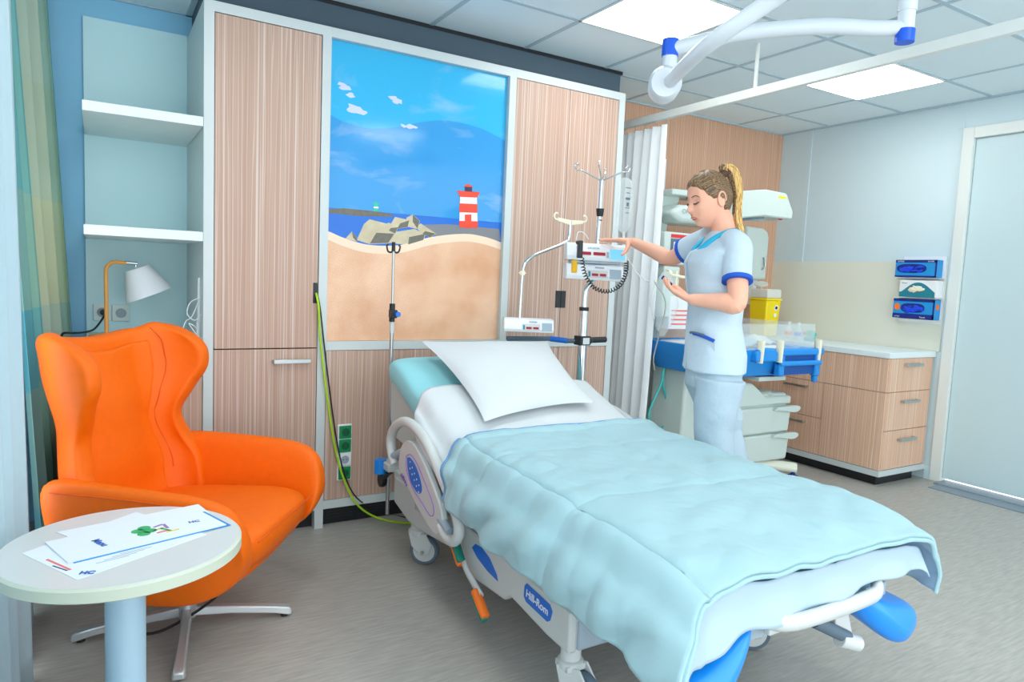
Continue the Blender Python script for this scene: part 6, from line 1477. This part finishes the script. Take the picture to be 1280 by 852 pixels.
# --- tunic ------------------------------------------------------
bm = nb(); R = []
secs = [(hip + V(0, 0, -0.045), 0.182, 0.128, 0.0), (hip + V(0, 0, 0.03), 0.172, 0.122, 0.0), (waist + V(0, 0, -0.03), 0.150, 0.112, 0.0), (waist + V(0, 0, 0.05), 0.148, 0.110, 0.0), (chest + V(0, 0, -0.06), 0.160, 0.118, 0.014), (chest + V(0, 0, 0.02), 0.168, 0.124, 0.022), (chest + V(0, 0, 0.07), 0.178, 0.112, 0.012), (neck0 + V(0, 0, -0.062), 0.170, 0.092, 0.004), (neck0 + V(0, 0, -0.035), 0.130, 0.078, 0.0), (neck0 + V(0, 0, -0.012), 0.088, 0.068, 0.0), (neck0 + V(0, 0, 0.010), 0.066, 0.062, -0.006)]
for c, hw, hd, fo in secs:
    ring_ = []
    for k in range(48):
        q = 2 * PI * k / 48; cc, ss = math.cos(q), math.sin(q)
        wr = 0.004 * noise.noise(V(q * 2.2, c.z * 9, 4)) + 0.003 * math.sin(q * 5 + c.z * 30)
        ring_.append(c + LD * ((hw + wr) * math.copysign(abs(cc) ** 0.9, cc)) + FD * ((hd + wr + (fo if ss > 0 else 0)) * math.copysign(abs(ss) ** 0.95, ss)))
    R.append(ring_)
rings(bm, R)
def sleeve(s0, e0, frac, r0, r1):
    c1 = s0.lerp(e0, frac); tube(bm, [chest.lerp(s0, 0.55) + V(0, 0, 0.07), s0 + V(0, 0, -0.005), s0.lerp(e0, frac * 0.5), c1], [r0 * 0.9, r0, (r0 + r1) / 2, r1], seg=28); return c1, (e0 - s0).normalized()
cN, dN = sleeve(shN, elN, 0.60, 0.060, 0.058)
cF, dF = sleeve(shF, elF, 0.52, 0.064, 0.060)
tu = obj('tunic', bm, 'tunic', nurse); arm_mod_remesh(tu, 0.006, 5)
for c, d_, r in ((cN, dN, 0.0590), (cF, dF, 0.0615)):
    bm = nb(); lathe(bm, [(r - 0.006, -0.010), (r + 0.002, -0.010), (r + 0.003, 0.007), (r - 0.006, 0.007)], c, d_, 36); obj('cuff', bm, 'cuff', tu)['label'] = 'royal blue sleeve cuff'
# collar: two cyan bands round the neck meeting at a V
for s in (-1, 1):
    pts = [neck0 + V(0, 0, 0.020) - FD * 0.068, neck0 + V(0, 0, 0.012) + LD * s * 0.070 - FD * 0.012, neck0 + V(0, 0, -0.018) + LD * s * 0.072 + FD * 0.050, neck0 + V(0, 0, -0.070) + LD * s * 0.050 + FD * 0.108, neck0 + V(0, 0, -0.125) + LD * s * 0.018 + FD * 0.140]
    bm = nb(); tube(bm, pts, [0.013, 0.015, 0.017, 0.017, 0.008], seg=12, n=6, flat=0.6); obj('collar', bm, 'collar', tu)
bm = nb(); tube(bm, [neck0 + V(0, 0, -0.02) + FD * 0.055, neck0 + V(0, 0, -0.06) + FD * 0.082, neck0 + V(0, 0, -0.10) + FD * 0.105], [0.03, 0.02, 0.006], seg=12, flat=0.4); obj('open_neck', bm, 'skin', tu)
bm = nb(); tube(bm, [chest + V(0, 0, 0.06) + FD * 0.128 + LD * 0.012, chest + FD * 0.150, waist + FD * 0.113, hip + V(0, 0, 0.03) + FD * 0.124, hip + V(0, 0, -0.04) + FD * 0.130], 0.0035, seg=6); obj('front_seam', bm, 'trouser', tu)
# pocket with blue edge on the side towards the camera
side_n = LD if LD.dot(V(0.78, 0.62, 0)) < 0 else -LD
pk = hip + V(0, 0, 0.125)
def tors(a, z, o_): # a: angle from side_n towards the front
    c = hip.lerp(waist, z / max(1e-6, (waist.z - hip.z))); return V(c.x, c.y, hip.z + z) + side_n * ((0.170 + o_) * math.cos(a)) + FD * ((0.122 + o_) * math.sin(a))
bm = nb(); tube(bm, [tors(1.15, 0.118, 0.004), tors(0.95, 0.116, 0.006), tors(0.7, 0.108, 0.006), tors(0.45, 0.096, 0.004)], 0.0075, seg=8); obj('pocket_edge', bm, 'cuff', tu)
bm = nb(); prism(bm, [tors(1.15, 0.118, 0.001), tors(0.80, 0.112, 0.001), tors(0.45, 0.096, 0.001), tors(0.45, 0.0, 0.001), tors(0.80, 0.0, 0.001), tors(1.15, 0.0, 0.001)], side_n * 0.003); obj('pocket', bm, 'tunic', tu)
bm = nb(); tube(bm, [tors(1.22, 0.121, 0.012), tors(1.05, 0.124, 0.012), tors(0.75, 0.117, 0.012)], [0.006, 0.004, 0.005], seg=8); o = obj('pocket_pen', bm, 'rubber'); tag(o, 'dark pen clipped to the nurse\'s tunic pocket', 'pen')
# --- trousers ----------------------------------------------------
bm = nb(); R = []
for c, hw, hd in ((hip + V(0, 0, 0.05), 0.155, 0.105), (hip + V(0, 0, -0.04), 0.165, 0.112), (hip + V(0, 0, -0.12), 0.150, 0.105)):
    R.append([c + LD * (hw * math.cos(q)) + FD * (hd * math.sin(q)) for q in [2 * PI * k / 32 for k in range(32)]])
rings(bm, R)
for h_, k_, a_ in ((hN, kN, aN), (hF2, kF, aF)):
    tube(bm, [h_ + V(0, 0, -0.02), h_.lerp(k_, 0.4), k_ + V(0, 0, 0.05), k_, k_.lerp(a_, 0.3), k_.lerp(a_, 0.7), a_ + V(0, 0, -0.02)], [0.105, 0.098, 0.086, 0.082, 0.083, 0.084, 0.086], seg=28)
for v in bm.verts: v.co += V(1, 0, 0) * 0.009 * noise.noise(v.co * 9) + V(0, 1, 0) * 0.008 * noise.noise(v.co * 14)
tr = obj('trousers', bm, 'trouser', nurse); arm_mod_remesh(tr, 0.006, 4)
for a_ in (aN, aF):
    bm = nb(); R = []
    for x_, w_, h_ in ((-0.06, 0.030, 0.05), (-0.03, 0.038, 0.075), (0.03, 0.040, 0.075), (0.10, 0.046, 0.05), (0.16, 0.042, 0.035), (0.195, 0.02, 0.02)):
        R.append([V(a_.x, a_.y, 0) + FD * x_ + LD * (w_ * math.cos(q)) + V(0, 0, 0.001 + h_ * 0.5 * (1 + math.sin(q))) for q in [2 * PI * k / 20 for k in range(20)]])
    rings(bm, R); obj('shoe', bm, 'shoe', nurse)
# syringe held in the near hand
mid_ = (tn[0] + thn) / 2
bm = nb(); cyl(bm, mid_ + V(-0.010, 0.02, 0.018), mid_ + V(0.008, -0.015, -0.008), 0.005, seg=12); cyl(bm, mid_ + V(-0.018, 0.032, 0.028), mid_ + V(-0.010, 0.02, 0.018), 0.009, seg=12); sy = obj('syringe', bm, 'navy'); tag(sy, 'small dark blue syringe held in the nurse\'s near hand', 'syringe')

# ================================================================= LIGHT, WORLD, CAMERA
w = bpy.data.worlds.new('World'); S.world = w; w.use_nodes = True
bg = w.node_tree.nodes['Background']; bg.inputs['Color'].default_value = (0.91, 0.96, 1.0, 1); bg.inputs['Strength'].default_value = 2.1
def area(name, loc, rot, sx, sy, power, col):
    l = bpy.data.lights.new(name, 'AREA'); l.shape = 'RECTANGLE'; l.size = sx; l.size_y = sy; l.energy = power; l.color = col
    o = bpy.data.objects.new(name, l); C.objects.link(o); o.location = loc; o.rotation_euler = rot; return o
# daylight entering through the window in the left wall
area('window_daylight', (XL - 0.15, -2.4, 1.4), (0, math.radians(-90), 0), 2.0, 3.9, 36, (0.86, 0.95, 1.0))

cd = bpy.data.cameras.new('Camera'); cam = bpy.data.objects.new('Camera', cd); C.objects.link(cam); S.camera = cam
cd.sensor_fit = 'HORIZONTAL'; cd.sensor_width = 36.0; cd.lens = 36.0 * 863.447 / 1280.0; cd.clip_start = 0.05
yaw, pitch, roll = 0.544413, -0.090161, 0.043384
RTV, UPV, FWV = ((0.856653, -0.514084, 0.043163), (0.009515, 0.099396, 0.995002), (0.515805, 0.851961, -0.090039))
cam.matrix_world = Matrix(((RTV[0], UPV[0], -FWV[0], -0.4645), (RTV[1], UPV[1], -FWV[1], -3.4189), (RTV[2], UPV[2], -FWV[2], 1.3132), (0, 0, 0, 1)))
vs = S.view_settings; vs.view_transform = 'Standard'; vs.look = 'None'; vs.gamma = 1.0; vs.use_curve_mapping = False; vs.exposure = 0.33
